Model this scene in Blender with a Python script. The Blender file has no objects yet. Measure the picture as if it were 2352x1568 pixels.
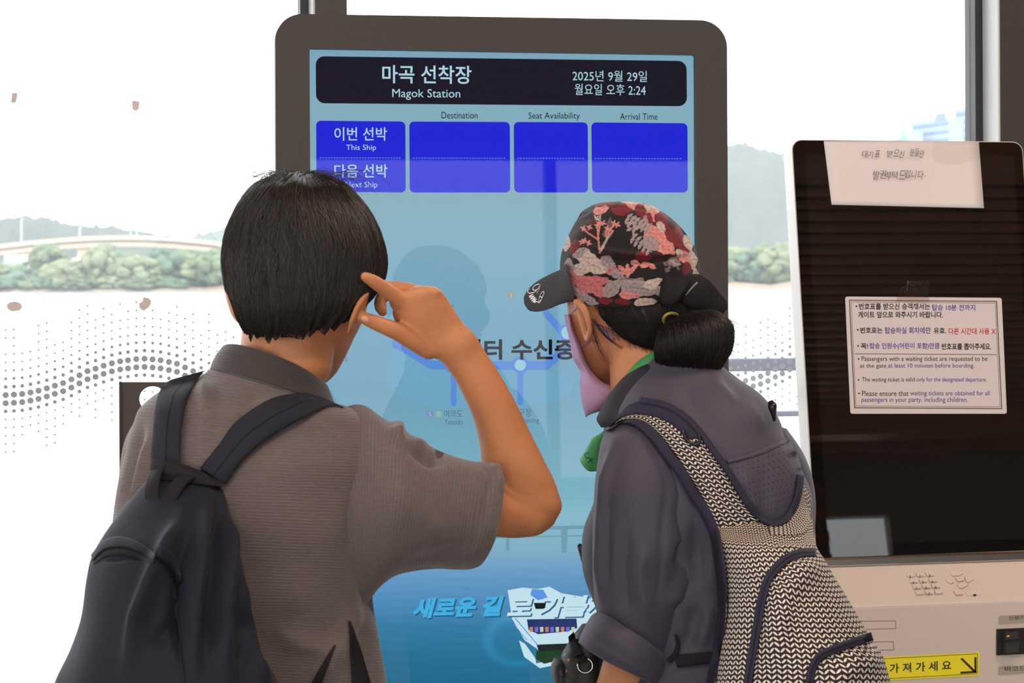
import bpy, bmesh, math, random
import numpy as np
from mathutils import Vector, Matrix
from mathutils.bvhtree import BVHTree

random.seed(4)
RNG = np.random.default_rng(11)
SC = bpy.context.scene
COL = SC.collection

# ---------------------------------------------------------------- camera
F = 5000.0                      # focal length in pixels of a 2352 px wide frame
HOR = 635.0                     # image row of the horizon
PSI = math.radians(11.3)        # the window wall is seen turned by this angle
ROLL = 0.0053
CAM = np.array([0.0, 0.0, 1.5])
RIGHT = np.array([math.cos(PSI), -math.sin(PSI), 0.0])
FWD = np.array([math.sin(PSI), math.cos(PSI), 0.0])
UP = np.array([0.0, 0.0, 1.0])
CR = RIGHT - ROLL * UP
CU = UP + ROLL * RIGHT
CR /= np.linalg.norm(CR); CU /= np.linalg.norm(CU)
cam_data = bpy.data.cameras.new('camera')
cam_data.sensor_width = 36.0
cam_data.lens = F / 2352.0 * 36.0
cam_data.shift_y = -(784.0 - HOR) / 2352.0
cam_data.clip_start = 0.1
cam_data.clip_end = 9000
cam = bpy.data.objects.new('camera', cam_data)
COL.objects.link(cam)
m = Matrix.Identity(4)
for i in range(3):
    m[i][0] = CR[i]; m[i][1] = CU[i]; m[i][2] = -FWD[i]; m[i][3] = CAM[i]
cam.matrix_world = m
cam_data.dof.use_dof = True
cam_data.dof.focus_distance = 3.3
cam_data.dof.aperture_fstop = 14.0
SC.camera = cam

# ---------------------------------------------------------------- exposure, sky and room lamps
SC.view_settings.view_transform = 'Standard'
SC.view_settings.look = 'None'
SC.view_settings.exposure = 0.0
SC.view_settings.gamma = 1.0
SC.view_settings.use_curve_mapping = False
world = bpy.data.worlds.new('overcast_sky')
SC.world = world
world.use_nodes = True
wnt = world.node_tree
bg = wnt.nodes['Background']
bg.inputs['Color'].default_value = (0.95, 0.98, 1.0, 1)
bg.inputs['Strength'].default_value = 4.0
SC.cycles.use_denoising = True
SC.cycles.max_bounces = 8
SC.cycles.volume_bounces = 1
SC.cycles.transparent_max_bounces = 24
SC.cycles.sample_clamp_indirect = 6.0

def lamp(name, loc, target, size, size_y, power, color):
    l = bpy.data.lights.new(name, 'AREA')
    l.shape = 'RECTANGLE'; l.size = size; l.size_y = size_y
    l.energy = power; l.color = color
    o = bpy.data.objects.new(name, l)
    COL.objects.link(o)
    o.location = loc
    o.rotation_euler = (Vector(target) - Vector(loc)).to_track_quat('-Z', 'Y').to_euler()
    return o
# recessed ceiling lamps of the waiting room (their fittings are built with the ceiling)
LAMPS = [((-1.6, -0.6, 3.12), 30, (1.0, .88, .76)), ((0.2, 0.6, 3.12), 40, (1.0, .88, .76)),
         ((-1.2, 2.0, 3.12), 8, (1.0, .90, .80)), ((1.9, 2.4, 3.12), 26, (1.0, .78, .62))]
for (lx, ly, lz), pw, lc in LAMPS:
    lamp('ceiling_lamp_light', (lx, ly, lz), (lx, ly, 0), 1.0, 0.35, pw, lc)

# ---------------------------------------------------------------- pixel and plane helpers
def ray(px, py):
    v = CR * ((px - 1176.0) / F) + CU * ((HOR - py) / F) + FWD
    return v
def P(px, py, d):
    return CAM + ray(px, py) * d
def PV(px, py, d):                    # vectorised
    px = np.asarray(px, float); py = np.asarray(py, float); d = np.asarray(d, float)
    return CAM + (np.multiply.outer((px - 1176.0) / F, CR) + np.multiply.outer((HOR - py) / F, CU) + FWD) * d[..., None]
def px_of(p):
    q = np.asarray(p) - CAM
    z = q @ FWD
    M = np.linalg.inv(np.stack([CR, CU, FWD], 1))
    c = q @ M.T
    return 1176.0 + F * c[..., 0] / c[..., 2], HOR - F * c[..., 1] / c[..., 2], c[..., 2]
class Plane:
    def __init__(s, o, n):
        s.o = np.asarray(o, float); s.n = np.asarray(n, float) / np.linalg.norm(n)
    def at(s, px, py, off=0.0):       # off: metres in front of the plane along its normal
        r = ray(px, py)
        t = ((s.o + s.n * off - CAM) @ s.n) / (r @ s.n)
        return CAM + r * t
def lin(c):                           # sRGB 0-255 to linear
    out = []
    for v in c:
        v = v / 255.0
        out.append(v / 12.92 if v <= 0.04045 else ((v + 0.055) / 1.055) ** 2.4)
    return tuple(out)

# ---------------------------------------------------------------- objects
def wloc(o):
    return Vector((0, 0, 0)) if o is None or o.type == 'MESH' else o.location
def link(name, me, parent=None):
    o = bpy.data.objects.new(name, me)
    COL.objects.link(o)
    if parent is not None:
        o.parent = parent
        o.matrix_parent_inverse = Matrix.Translation(-wloc(parent))
    return o
def tag(o, label=None, cat=None, group=None, kind=None):
    if label: o['label'] = label
    if cat: o['category'] = cat
    if group: o['group'] = group
    if kind: o['kind'] = kind
    return o
def empty(name, loc, label, cat, group=None):
    o = bpy.data.objects.new(name, None)
    o.location = Vector([float(x) for x in loc])
    o.empty_display_size = .05
    COL.objects.link(o)
    return tag(o, label, cat, group)
def mesh_obj(name, verts, faces, mats, parent=None, smooth=True, uv=None, midx=None, colors=None):
    me = bpy.data.meshes.new(name)
    me.from_pydata([tuple(map(float, v)) for v in verts], [], [tuple(int(i) for i in f) for f in faces])
    if not isinstance(mats, (list, tuple)): mats = [mats]
    for mt in mats: me.materials.append(mt)
    if smooth: me.polygons.foreach_set('use_smooth', [True] * len(me.polygons))
    if midx is not None: me.polygons.foreach_set('material_index', np.asarray(midx, np.int32))
    if uv is not None:
        ul = me.uv_layers.new(name='UVMap')
        li = np.zeros(len(me.loops), np.int32); me.loops.foreach_get('vertex_index', li)
        ul.data.foreach_set('uv', np.asarray(uv, np.float32)[li].ravel())
    if colors is not None:
        ca = me.color_attributes.new('Col', 'FLOAT_COLOR', 'POINT')
        c4 = np.ones((len(verts), 4), np.float32); c4[:, :3] = colors
        ca.data.foreach_set('color', c4.ravel())
    me.update()
    return link(name, me, parent)
class Geo:                            # collects shapes into one mesh
    def __init__(s): s.v = []; s.f = []; s.m = []
    def add(s, v, f, mi=0):
        b = len(s.v); s.v += [tuple(map(float, x)) for x in v]
        s.f += [tuple(b + i for i in q) for q in f]; s.m += [mi] * len(f); return s
    def box(s, lo, hi, mi=0, fr=None):
        x0, y0, z0 = lo; x1, y1, z1 = hi
        v = [(x0, y0, z0), (x1, y0, z0), (x1, y1, z0), (x0, y1, z0), (x0, y0, z1), (x1, y0, z1), (x1, y1, z1), (x0, y1, z1)]
        if fr is not None: v = [fr(*q) for q in v]
        return s.add(v, [(0, 3, 2, 1), (4, 5, 6, 7), (0, 1, 5, 4), (1, 2, 6, 5), (2, 3, 7, 6), (3, 0, 4, 7)], mi)
    def prism(s, poly, off, mi=0):    # poly: 3-D points in a plane, off: extrusion vector
        poly = [np.asarray(p, float) for p in poly]; off = np.asarray(off, float); n = len(poly)
        return s.add(poly + [p + off for p in poly],
                     [tuple(range(n - 1, -1, -1)), tuple(range(n, 2 * n))] + [(i, (i + 1) % n, n + (i + 1) % n, n + i) for i in range(n)], mi)
    def face(s, poly, mi=0):
        return s.add(poly, [tuple(range(len(poly)))], mi)
    def obj(s, name, mats, parent=None, smooth=False, bevel=0):
        o = mesh_obj(name, s.v, s.f, mats, parent, smooth, midx=s.m)
        if bevel:
            md = o.modifiers.new('bevel', 'BEVEL'); md.width = bevel; md.segments = 2; md.limit_method = 'ANGLE'
        return o

# ---------------------------------------------------------------- lofted bodies: rings traced as left/right image points at a depth
def catmull(K, n):
    K = np.asarray(K, float)
    c = np.stack([(K[:, 0] + K[:, 2]) / 2, (K[:, 1] + K[:, 3]) / 2, K[:, 4] * 1000], 1)
    t = np.concatenate([[0], np.cumsum(np.maximum(np.linalg.norm(np.diff(c, axis=0), axis=1), 2.0))])
    T = np.linspace(0, t[-1], n)
    out = np.zeros((n, K.shape[1]))
    # monotone-ish tangents
    d = np.diff(K, axis=0) / np.diff(t)[:, None]
    mt = np.zeros_like(K); mt[0] = d[0]; mt[-1] = d[-1]
    for i in range(1, len(K) - 1):
        w0 = t[i + 1] - t[i]; w1 = t[i] - t[i - 1]
        mt[i] = (d[i - 1] * w0 + d[i] * w1) / (w0 + w1)
    for j, x in enumerate(T):
        i = min(max(np.searchsorted(t, x) - 1, 0), len(K) - 2)
        h = t[i + 1] - t[i]; s = (x - t[i]) / h
        out[j] = ((2 * s**3 - 3 * s**2 + 1) * K[i] + (s**3 - 2 * s**2 + s) * h * mt[i]
                  + (-2 * s**3 + 3 * s**2) * K[i + 1] + (s**3 - s**2) * h * mt[i + 1])
    return out
def ring(lx, ly, rx, ry, d, b, bf=None, sx=0, sy=0, fx=0, fy=0, dd=0, pw=1.0):
    return [lx, ly, rx, ry, d, b, b if bf is None else bf, sx, sy, fx, fy, dd, pw]
def loft_grid(rings, nu=64, nv=60):
    K = catmull([r if len(r) > 8 else ring(*r) for r in rings], nv)
    th = np.linspace(0, 2 * math.pi, nu, endpoint=False)
    G = np.zeros((nv, nu, 3))
    for j, k in enumerate(K):
        lx, ly, rx, ry, d, b, bf, sx, sy, fx, fy, dd, pw = k
        L = P(lx, ly, d - dd / 2); R = P(rx, ry, d + dd / 2)
        c = (L + R) / 2; h = (R - L) / 2
        nd = CAM - c; nd /= np.linalg.norm(nd)
        ct = np.cos(th); st = np.sin(th)
        ce = np.sign(ct) * np.abs(ct) ** pw; se = np.sign(st) * np.abs(st) ** pw
        pos = np.maximum(se, 0); neg = np.maximum(-se, 0)
        dep = pos * max(b, 1e-4) - neg * max(bf, 1e-4)
        G[j] = (c + np.outer(ce, h) + np.outer(dep, nd)
                + np.outer(pos, (CR * sx - CU * sy) * d / F) + np.outer(neg, (CR * fx - CU * fy) * d / F))
    return G
def grid_normals(G, closed=True):
    du = np.roll(G, -1, 1) - np.roll(G, 1, 1) if closed else np.gradient(G, axis=1)
    dv = np.gradient(G, axis=0)
    n = np.cross(du, dv)
    ln = np.linalg.norm(n, axis=2, keepdims=True); n = n / np.maximum(ln, 1e-12)
    # outward: away from each ring's middle
    c = G.mean(1, keepdims=True)
    if closed and ((n * (G - c)).sum() < 0): n = -n
    return n
def grid_mesh(G, caps=(True, True), closed=True):
    nv, nu, _ = G.shape
    v = list(G.reshape(-1, 3)); f = []
    for j in range(nv - 1):
        for i in range(nu if closed else nu - 1):
            a = j * nu + i; b = j * nu + (i + 1) % nu
            f.append((a, b, b + nu, a + nu))
    if closed:
        if caps[0]:
            v.append(G[0].mean(0)); k = len(v) - 1
            f += [(k, (i + 1) % nu, i) for i in range(nu)]
        if caps[1]:
            v.append(G[-1].mean(0)); k = len(v) - 1; b = (nv - 1) * nu
            f += [(k, b + i, b + (i + 1) % nu) for i in range(nu)]
    return v, f
def grid_uv(G, extra=0):              # metres round and along
    du = np.linalg.norm(np.diff(G, axis=1, append=G[:, :1]), axis=2)
    u = np.cumsum(du, 1) - du
    mid = G.mean(1)
    dv = np.concatenate([[0], np.cumsum(np.linalg.norm(np.diff(mid, axis=0), axis=1))])
    per = du.sum(1).mean()
    U = np.tile(np.linspace(0, per, G.shape[1], endpoint=False), (G.shape[0], 1))
    uv = np.stack([U, np.tile(dv[:, None], (1, G.shape[1]))], 2).reshape(-1, 2)
    return np.concatenate([uv, np.tile(uv[-1:], (extra, 1))]) if extra else uv
def wrinkle(p, amp, freq, seed, axis=None):
    r = np.random.default_rng(seed)
    out = np.zeros(p.shape[:-1])
    for i in range(9):
        k = r.normal(size=3); k /= np.linalg.norm(k)
        if axis is not None:
            ax = np.asarray(axis, float); k = k - .8 * (k @ ax) * ax; k /= np.linalg.norm(k)
        fr = freq * (0.6 + 1.5 * r.random())
        out += np.sin(p @ k * fr + r.random() * 6.28 + 1.2 * np.sin(p @ np.roll(k, 1) * fr * .5)) / (fr / freq)
    return out * amp / 3.0
def creases(G, N, lines):             # lines: (image polyline, half width in px, height in m); near side only
    x, y, d = px_of(G)
    face = np.einsum('ijk,ijk->ij', N, CAM - G) > 0
    off = np.zeros(G.shape[:2])
    for pts, w, a in lines:
        best = np.full(G.shape[:2], 1e9); pos = np.zeros(G.shape[:2]); ns = len(pts) - 1
        for k, ((x0, y0), (x1, y1)) in enumerate(zip(pts[:-1], pts[1:])):
            L2 = (x1 - x0) ** 2 + (y1 - y0) ** 2
            t = np.clip(((x - x0) * (x1 - x0) + (y - y0) * (y1 - y0)) / L2, 0, 1)
            dd = np.hypot(x - x0 - t * (x1 - x0), y - y0 - t * (y1 - y0))
            pos = np.where(dd < best, (k + t) / ns, pos); best = np.minimum(best, dd)
        fade = np.clip(np.minimum(pos, 1 - pos) * 3.5, 0, 1); fade = fade * fade * (3 - 2 * fade)
        off += a * (.12 + .88 * fade) * np.exp(-(best / w) ** 2)
    return G + N * (off * face)[..., None]
def loft(name, rings, mat, parent=None, nu=64, nv=60, caps=(True, True), amp=0, freq=40, seed=1, lines=None, axis=None, solid=0, uvs=True, colors=None):
    G = loft_grid(rings, nu, nv)
    N = grid_normals(G)
    if lines: G = creases(G, N, lines)
    if amp: G = G + N * wrinkle(G, amp, freq, seed, axis)[..., None]
    v, f = grid_mesh(G, caps)
    o = mesh_obj(name, v, f, mat, parent, True, uv=grid_uv(G, int(caps[0]) + int(caps[1])) if uvs else None, colors=colors(G, len(v)) if colors else None)
    if solid:
        md = o.modifiers.new('thickness', 'SOLIDIFY'); md.thickness = solid; md.offset = -1
    return o
def tube_grid(pts, rad, nu=14, nv=None, flat=1.0):
    """pts: (px,py,d) image path, rad: radius in px at that depth"""
    pts = np.asarray(pts, float); rad = np.asarray(rad, float) if np.ndim(rad) else np.full(len(pts), float(rad))
    K = np.zeros((len(pts), 5)); K[:, 0] = K[:, 2] = pts[:, 0]; K[:, 1] = K[:, 3] = pts[:, 1]; K[:, 4] = pts[:, 2]
    K = np.concatenate([K, rad[:, None]], 1)
    S = catmull(K, nv or max(8, 7 * len(pts)))
    C = np.array([P(s[0], s[1], s[4]) for s in S]); r = S[:, 5] * S[:, 4] / F
    # rounded ends
    t0 = C[0] - C[1]; t0 /= np.linalg.norm(t0); t1 = C[-1] - C[-2]; t1 /= np.linalg.norm(t1)
    A = [C[0] + t0 * r[0] * math.sin(a) for a in (1.45, 1.0, .5)]; ra = [r[0] * math.cos(a) for a in (1.45, 1.0, .5)]
    B = [C[-1] + t1 * r[-1] * math.sin(a) for a in (.5, 1.0, 1.45)]; rb = [r[-1] * math.cos(a) for a in (.5, 1.0, 1.45)]
    C = np.array(A + list(C) + B); r = np.array(ra + list(r) + rb)
    G = np.zeros((len(C), nu, 3)); th = np.linspace(0, 2 * math.pi, nu, endpoint=False)
    T = np.gradient(C, axis=0); T /= np.linalg.norm(T, axis=1)[:, None]
    for j in range(len(C)):
        a = np.cross(T[j], FWD); a /= max(np.linalg.norm(a), 1e-9)
        b = np.cross(a, T[j])
        G[j] = C[j] + r[j] * (np.outer(np.cos(th), a) + flat * np.outer(np.sin(th), b))
    return G
def tube(name, pts, rad, mat, parent=None, nu=14, nv=None, flat=1.0):
    v, f = grid_mesh(tube_grid(pts, rad, nu, nv, flat))
    return mesh_obj(name, v, f, mat, parent)
def poly_tube(geo, C, r, nu=6, mi=0, closed=False):   # tube through world points
    C = np.asarray(C, float); n = len(C)
    T = np.roll(C, -1, 0) - np.roll(C, 1, 0) if closed else np.gradient(C, axis=0)
    T /= np.maximum(np.linalg.norm(T, axis=1), 1e-9)[:, None]
    v = []; th = np.linspace(0, 2 * math.pi, nu, endpoint=False)
    ref = np.array([.3, .2, .93])
    for j in range(n):
        a = np.cross(T[j], ref); a /= max(np.linalg.norm(a), 1e-9); b = np.cross(a, T[j])
        v += list(C[j] + r * (np.outer(np.cos(th), a) + np.outer(np.sin(th), b)))
    f = []
    for j in range(n if closed else n - 1):
        for i in range(nu):
            a0 = j * nu + i; b0 = j * nu + (i + 1) % nu; jn = ((j + 1) % n) * nu
            f.append((a0, b0, jn + (i + 1) % nu, jn + i))
    if not closed: f += [tuple(range(nu - 1, -1, -1)), tuple((n - 1) * nu + i for i in range(nu))]
    return geo.add(v, f, mi)
def union(name, grids, mat, parent, voxel=.003, smooth=3):
    g = Geo()
    for G in grids:
        v, f = grid_mesh(G); g.add(v, f)
    tmp = g.obj(name, mat)
    md = tmp.modifiers.new('r', 'REMESH'); md.mode = 'VOXEL'; md.voxel_size = voxel; md.use_smooth_shade = True
    ms = tmp.modifiers.new('s', 'SMOOTH'); ms.factor = .5; ms.iterations = smooth
    dg = bpy.context.evaluated_depsgraph_get()
    me = bpy.data.meshes.new_from_object(tmp.evaluated_get(dg))
    bpy.data.objects.remove(tmp)
    me.name = name
    if not me.materials: me.materials.append(mat)
    me.polygons.foreach_set('use_smooth', [True] * len(me.polygons))
    return link(name, me, parent)
def bvh_of(objs):
    V = []; Fc = []
    for o in objs:
        b = len(V); V += [v.co.copy() for v in o.data.vertices]
        Fc += [tuple(b + i for i in p.vertices) for p in o.data.polygons]
    return BVHTree.FromPolygons(V, Fc)
def hit_depth(bvh, px, py):
    r = ray(px, py); ln = np.linalg.norm(r)
    h = bvh.ray_cast(Vector(CAM), Vector(r / ln))
    return None if h[0] is None else h[3] / ln
def ribbon(name, pairs, bvh, mat, parent=None, thick=.006, nu=10, nv=40, lift=.001, default=None, bulge=.003, uvscale=1, roundness=.0, amp=0):
    """a band lying on the surface seen by bvh; pairs are its left/right edge points in the image"""
    K = catmull([[a[0], a[1], b[0], b[1], 0] for a, b in pairs], nv)
    s = np.linspace(0, 1, nu)
    X = K[:, 0:1] + (K[:, 2:3] - K[:, 0:1]) * s; Y = K[:, 1:2] + (K[:, 3:4] - K[:, 1:2]) * s
    D = np.full(X.shape, np.nan)
    for j in range(nv):
        for i in range(nu):
            h = hit_depth(bvh, X[j, i], Y[j, i])
            if h is not None: D[j, i] = h
    if np.isnan(D).all(): D[:] = default
    base = np.nanmedian(D) if default is None else default
    for j in range(nv):               # close gaps from neighbours
        row = D[j]
        if np.isnan(row).all():
            D[j] = D[j - 1] if j else base
        elif np.isnan(row).any():
            ok = ~np.isnan(row); D[j] = np.interp(np.arange(nu), np.arange(nu)[ok], row[ok])
    for _ in range(6):
        E = D.copy(); E[1:-1] = (D[:-2] + 2 * D[1:-1] + D[2:]) / 4; D = np.minimum(D, E)
        E = D.copy(); E[:, 1:-1] = (D[:, :-2] + 2 * D[:, 1:-1] + D[:, 2:]) / 4; D = np.minimum(D, E)
    prof = bulge * (1 - (2 * s - 1) ** 4)
    A = PV(X, Y, D - lift - thick - prof)
    if amp:
        A = A + (FWD * wrinkle(A, amp, 60, 3)[..., None])
    Bk = PV(X, Y, D - lift)
    G = np.concatenate([A, Bk[:, ::-1]], 1)
    v, f = grid_mesh(G)
    lu = np.linalg.norm(A[:, -1] - A[:, 0], axis=1).mean()
    lv = np.concatenate([[0], np.cumsum(np.linalg.norm(np.diff(A.mean(1), axis=0), axis=1))])
    uu = np.concatenate([s, s[::-1]]) * lu
    uv = np.stack([np.tile(uu, (nv, 1)), np.tile(lv[:, None], (1, 2 * nu))], 2).reshape(-1, 2)
    uv = np.concatenate([uv, uv[:1], uv[-1:]])
    return mesh_obj(name, v, f, mat, parent, True, uv=uv)

# ---------------------------------------------------------------- materials
MATS = {}
def mat(name, color, rough=.6, spec=.5, metal=0, noise=0, nscale=60, bump=0, bscale=200, sheen=0, sss=0, coat=0):
    if name in MATS: return MATS[name]
    m = bpy.data.materials.new(name); m.use_nodes = True
    nt = m.node_tree; b = nt.nodes['Principled BSDF']
    b.inputs['Base Color'].default_value = (*color, 1)
    b.inputs['Roughness'].default_value = rough
    b.inputs['Specular IOR Level'].default_value = spec
    b.inputs['Metallic'].default_value = metal
    if sheen: b.inputs['Sheen Weight'].default_value = sheen
    if coat: b.inputs['Coat Weight'].default_value = coat
    if sss:
        b.inputs['Subsurface Weight'].default_value = sss
        b.inputs['Subsurface Radius'].default_value = (.01, .004, .002)
        b.inputs['Subsurface Scale'].default_value = .4
    tc = nt.nodes.new('ShaderNodeTexCoord')
    if noise:
        n = nt.nodes.new('ShaderNodeTexNoise'); n.inputs['Scale'].default_value = nscale; n.inputs['Detail'].default_value = 5
        nt.links.new(tc.outputs['Object'], n.inputs['Vector'])
        mx = nt.nodes.new('ShaderNodeMix'); mx.data_type = 'RGBA'
        mx.inputs[6].default_value = (*[c * (1 - noise) for c in color], 1)
        mx.inputs[7].default_value = (*[min(1, c * (1 + noise)) for c in color], 1)
        nt.links.new(n.outputs['Fac'], mx.inputs[0]); nt.links.new(mx.outputs[2], b.inputs['Base Color'])
    if bump:
        n2 = nt.nodes.new('ShaderNodeTexNoise'); n2.inputs['Scale'].default_value = bscale; n2.inputs['Detail'].default_value = 4
        nt.links.new(tc.outputs['Object'], n2.inputs['Vector'])
        bp = nt.nodes.new('ShaderNodeBump'); bp.inputs['Strength'].default_value = bump; bp.inputs['Distance'].default_value = .002
        nt.links.new(n2.outputs['Fac'], bp.inputs['Height']); nt.links.new(bp.outputs['Normal'], b.inputs['Normal'])
    MATS[name] = m
    return m
def emit(name, color, strength=1.0, attr=False):
    if name in MATS: return MATS[name]
    m = bpy.data.materials.new(name); m.use_nodes = True
    nt = m.node_tree; nt.nodes.remove(nt.nodes['Principled BSDF'])
    e = nt.nodes.new('ShaderNodeEmission'); e.inputs['Color'].default_value = (*color, 1); e.inputs['Strength'].default_value = strength
    if attr:
        a = nt.nodes.new('ShaderNodeVertexColor'); a.layer_name = 'Col'; nt.links.new(a.outputs['Color'], e.inputs['Color'])
    nt.links.new(e.outputs['Emission'], nt.nodes['Material Output'].inputs['Surface'])
    MATS[name] = m
    return m
def attr_mat(name, rough=.8, sheen=0, bump=0, bscale=500):
    m = mat(name, (.5, .5, .5), rough, .3, sheen=sheen, bump=bump, bscale=bscale)
    nt = m.node_tree; a = nt.nodes.new('ShaderNodeVertexColor'); a.layer_name = 'Col'
    nt.links.new(a.outputs['Color'], nt.nodes['Principled BSDF'].inputs['Base Color'])
    return m
def glass(name, ior=1.5, tint=(1, 1, 1), rough=.0):
    m = bpy.data.materials.new(name); m.use_nodes = True
    nt = m.node_tree; nt.nodes.remove(nt.nodes['Principled BSDF'])
    t = nt.nodes.new('ShaderNodeBsdfTransparent'); t.inputs['Color'].default_value = (*tint, 1)
    g = nt.nodes.new('ShaderNodeBsdfGlossy'); g.inputs['Roughness'].default_value = rough
    fr = nt.nodes.new('ShaderNodeFresnel'); fr.inputs['IOR'].default_value = ior
    mx = nt.nodes.new('ShaderNodeMixShader')
    nt.links.new(fr.outputs['Fac'], mx.inputs['Fac']); nt.links.new(t.outputs[0], mx.inputs[1]); nt.links.new(g.outputs[0], mx.inputs[2])
    nt.links.new(mx.outputs[0], nt.nodes['Material Output'].inputs['Surface'])
    return m
class NX:                             # tiny node-expression helper
    def __init__(s, nt): s.nt = nt
    def m(s, op, a, b=None, c=None):
        n = s.nt.nodes.new('ShaderNodeMath'); n.operation = op
        for i, x in enumerate((a, b, c)):
            if x is None: continue
            if isinstance(x, (int, float)): n.inputs[i].default_value = x
            else: s.nt.links.new(x, n.inputs[i])
        return n.outputs[0]
    def uv(s):
        u = s.nt.nodes.new('ShaderNodeUVMap'); u.uv_map = 'UVMap'
        sp = s.nt.nodes.new('ShaderNodeSeparateXYZ'); s.nt.links.new(u.outputs[0], sp.inputs[0])
        return sp.outputs[0], sp.outputs[1]
    def mix(s, fac, c0, c1):
        mx = s.nt.nodes.new('ShaderNodeMix'); mx.data_type = 'RGBA'
        for i, c in ((6, c0), (7, c1)):
            if isinstance(c, tuple): mx.inputs[i].default_value = (*c, 1)
            else: s.nt.links.new(c, mx.inputs[i])
        s.nt.links.new(fac, mx.inputs[0]); return mx.outputs[2]
    def noise(s, scale, detail=3, coord='Object', stretch=None):
        tc = s.nt.nodes.new('ShaderNodeTexCoord'); n = s.nt.nodes.new('ShaderNodeTexNoise')
        n.inputs['Scale'].default_value = scale; n.inputs['Detail'].default_value = detail
        if stretch:
            mp = s.nt.nodes.new('ShaderNodeMapping'); mp.inputs['Scale'].default_value = stretch
            s.nt.links.new(tc.outputs[coord], mp.inputs[0]); s.nt.links.new(mp.outputs[0], n.inputs['Vector'])
        else: s.nt.links.new(tc.outputs[coord], n.inputs['Vector'])
        return n.outputs['Fac']

# ---------------------------------------------------------------- lettering
def text_geo(geo, s, plane, box, off, mi=0, dy=0, shear=0, bold=0, thick=0):
    """lay string s into the image box (x0,y0,x1,y1) on a plane; dy: how far the right end sits lower"""
    c = bpy.data.curves.new('t', 'FONT'); c.body = s; c.resolution_u = 3; c.shear = shear; c.offset = bold
    o = bpy.data.objects.new('t', c); COL.objects.link(o)
    dg = bpy.context.evaluated_depsgraph_get()
    me = bpy.data.meshes.new_from_object(o.evaluated_get(dg))
    bpy.data.objects.remove(o); bpy.data.curves.remove(c)
    co = np.array([v.co[:2] for v in me.vertices]); fs = [tuple(p.vertices) for p in me.polygons]
    bpy.data.meshes.remove(me)
    if not len(co): return
    lo = co.min(0); hi = co.max(0); t = (co - lo) / np.maximum(hi - lo, 1e-9)
    x0, y0, x1, y1 = box
    pts = [plane.at(x0 + (x1 - x0) * a, y1 + (y0 - y1) * b + dy * a, off) for a, b in t]
    geo.add(pts, fs, mi)
def rrect(box4, r, n=8):
    """rounded quad in image space; box4 = tl, tr, br, bl"""
    out = []
    q = [np.array(p, float) for p in box4]
    for i in range(4):
        p = q[i]; a = q[i - 1] - p; b = q[(i + 1) % 4] - p
        la = np.linalg.norm(a); lb = np.linalg.norm(b); a /= la; b /= lb
        s = p + a * r; e = p + b * r; c = p + a * r + b * r
        for k in range(n + 1):
            w = k / n * math.pi / 2
            out.append(tuple(c - b * r * math.cos(w) - a * r * math.sin(w)))
    return out
def on(plane, pts, off=0.0):
    return [plane.at(x, y, off) for x, y in pts]
# ================================================================ the place
# display stand front plane (leans back a touch); the window wall runs along X behind it
DK = 3.89
KO = P(1154, 635, DK)
TK = math.radians(1.3)
K0 = Plane(KO, (0, -math.cos(TK), math.sin(TK)))
YW = KO[1] + 0.30                     # inner face of the glazing
WP = Plane((0, YW, 0), (0, -1, 0))
BR = lin((70, 61, 57)); 
M_brown = mat('brown_metal', lin((61, 54, 50)), .5, .4, noise=.06, nscale=900)
M_seal = mat('window_seal', lin((34, 34, 33)), .5)
M_grey_lit_metal = mat('grey_and_lit_side_metal', lin((196, 197, 198)), .35, .5)
M_white_shell = mat('white_shell', lin((222, 221, 219)), .3, .5)
M_black = mat('black_plastic', lin((22, 21, 20)), .35)
M_glass = glass('window_glass', 1.22)
M_screen_glass = glass('screen_cover_glass', 1.34, rough=.01)
M_dark_glass = glass('kiosk_front_glass', 1.62, rough=.006)

# floor, ceiling, walls of the waiting room
M_floor = mat('stone_floor', lin((150, 146, 140)), .35, noise=.12, nscale=3)
M_wall = mat('grey_wall', lin((150, 146, 143)), .7)
M_slat = mat('slatted_wood', lin((206, 142, 102)), .5, noise=.2, nscale=8)
M_dark_ceiling = mat('dark_ceiling', lin((40, 36, 34)), .8)
X0, X1, YB, H = -6.0, 8.0, -5.0, 3.2
g = Geo(); g.box((X0, YB, -.12), (X1, YW + .1, 0)); tag(g.obj('floor', M_floor), kind='structure')
g = Geo(); g.box((X0, YB, H + .1), (X1, YW + .1, H + .2), 0)
y = YB + .1
while y < YW - .1:
    g.box((X0, y, H + .08), (X1, y + .05, H + .1), 1); y += .14
for yy in (-3.95, .08): g.box((X0, yy - .07, H - .06), (X1, yy + .07, H + .1), 2)
tag(g.obj('ceiling', [M_dark_ceiling, M_slat, mat('orange_wood_beam', lin((206, 140, 96)), .45, noise=.15, nscale=6)]), kind='structure')
g = Geo(); g.box((X1, YB, 0), (X1 + .1, YW + .1, H + .2)); tag(g.obj('wall_right', M_wall), kind='structure')
g = Geo(); g.box((X0 - .1, YB, 0), (X0, YW + .1, .5)); g.box((X0 - .1, YB, 2.7), (X0, YW + .1, H + .2)); tag(g.obj('wall_left', M_wall), kind='structure')
g = Geo(); g.box((X0, YB - .1, 0), (X1, YB, .7)); g.box((X0, YB - .1, 2.6), (4.4, YB, H + .2)); g.box((3.9, YB - .1, .7), (4.4, YB, 2.6)); g.box((4.8, YB - .1, .7), (X1, YB, 2.92)); g.box((4.4, YB - .1, .7), (4.8, YB, 2.2)); g.box((4.4, YB - .1, 2.92), (X1, YB, H + .2))
for x in (-3.0, -.8, 1.2, 2.75): g.box((x, YB - .1, .7), (x + .06, YB, 2.6))
for k in range(4): g.box((X0, YB, 2.62 + .14 * k), (4.4, YB + .02, 2.69 + .14 * k), 1)
tag(g.obj('wall_back', [M_wall, M_slat]), kind='structure')
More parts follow.
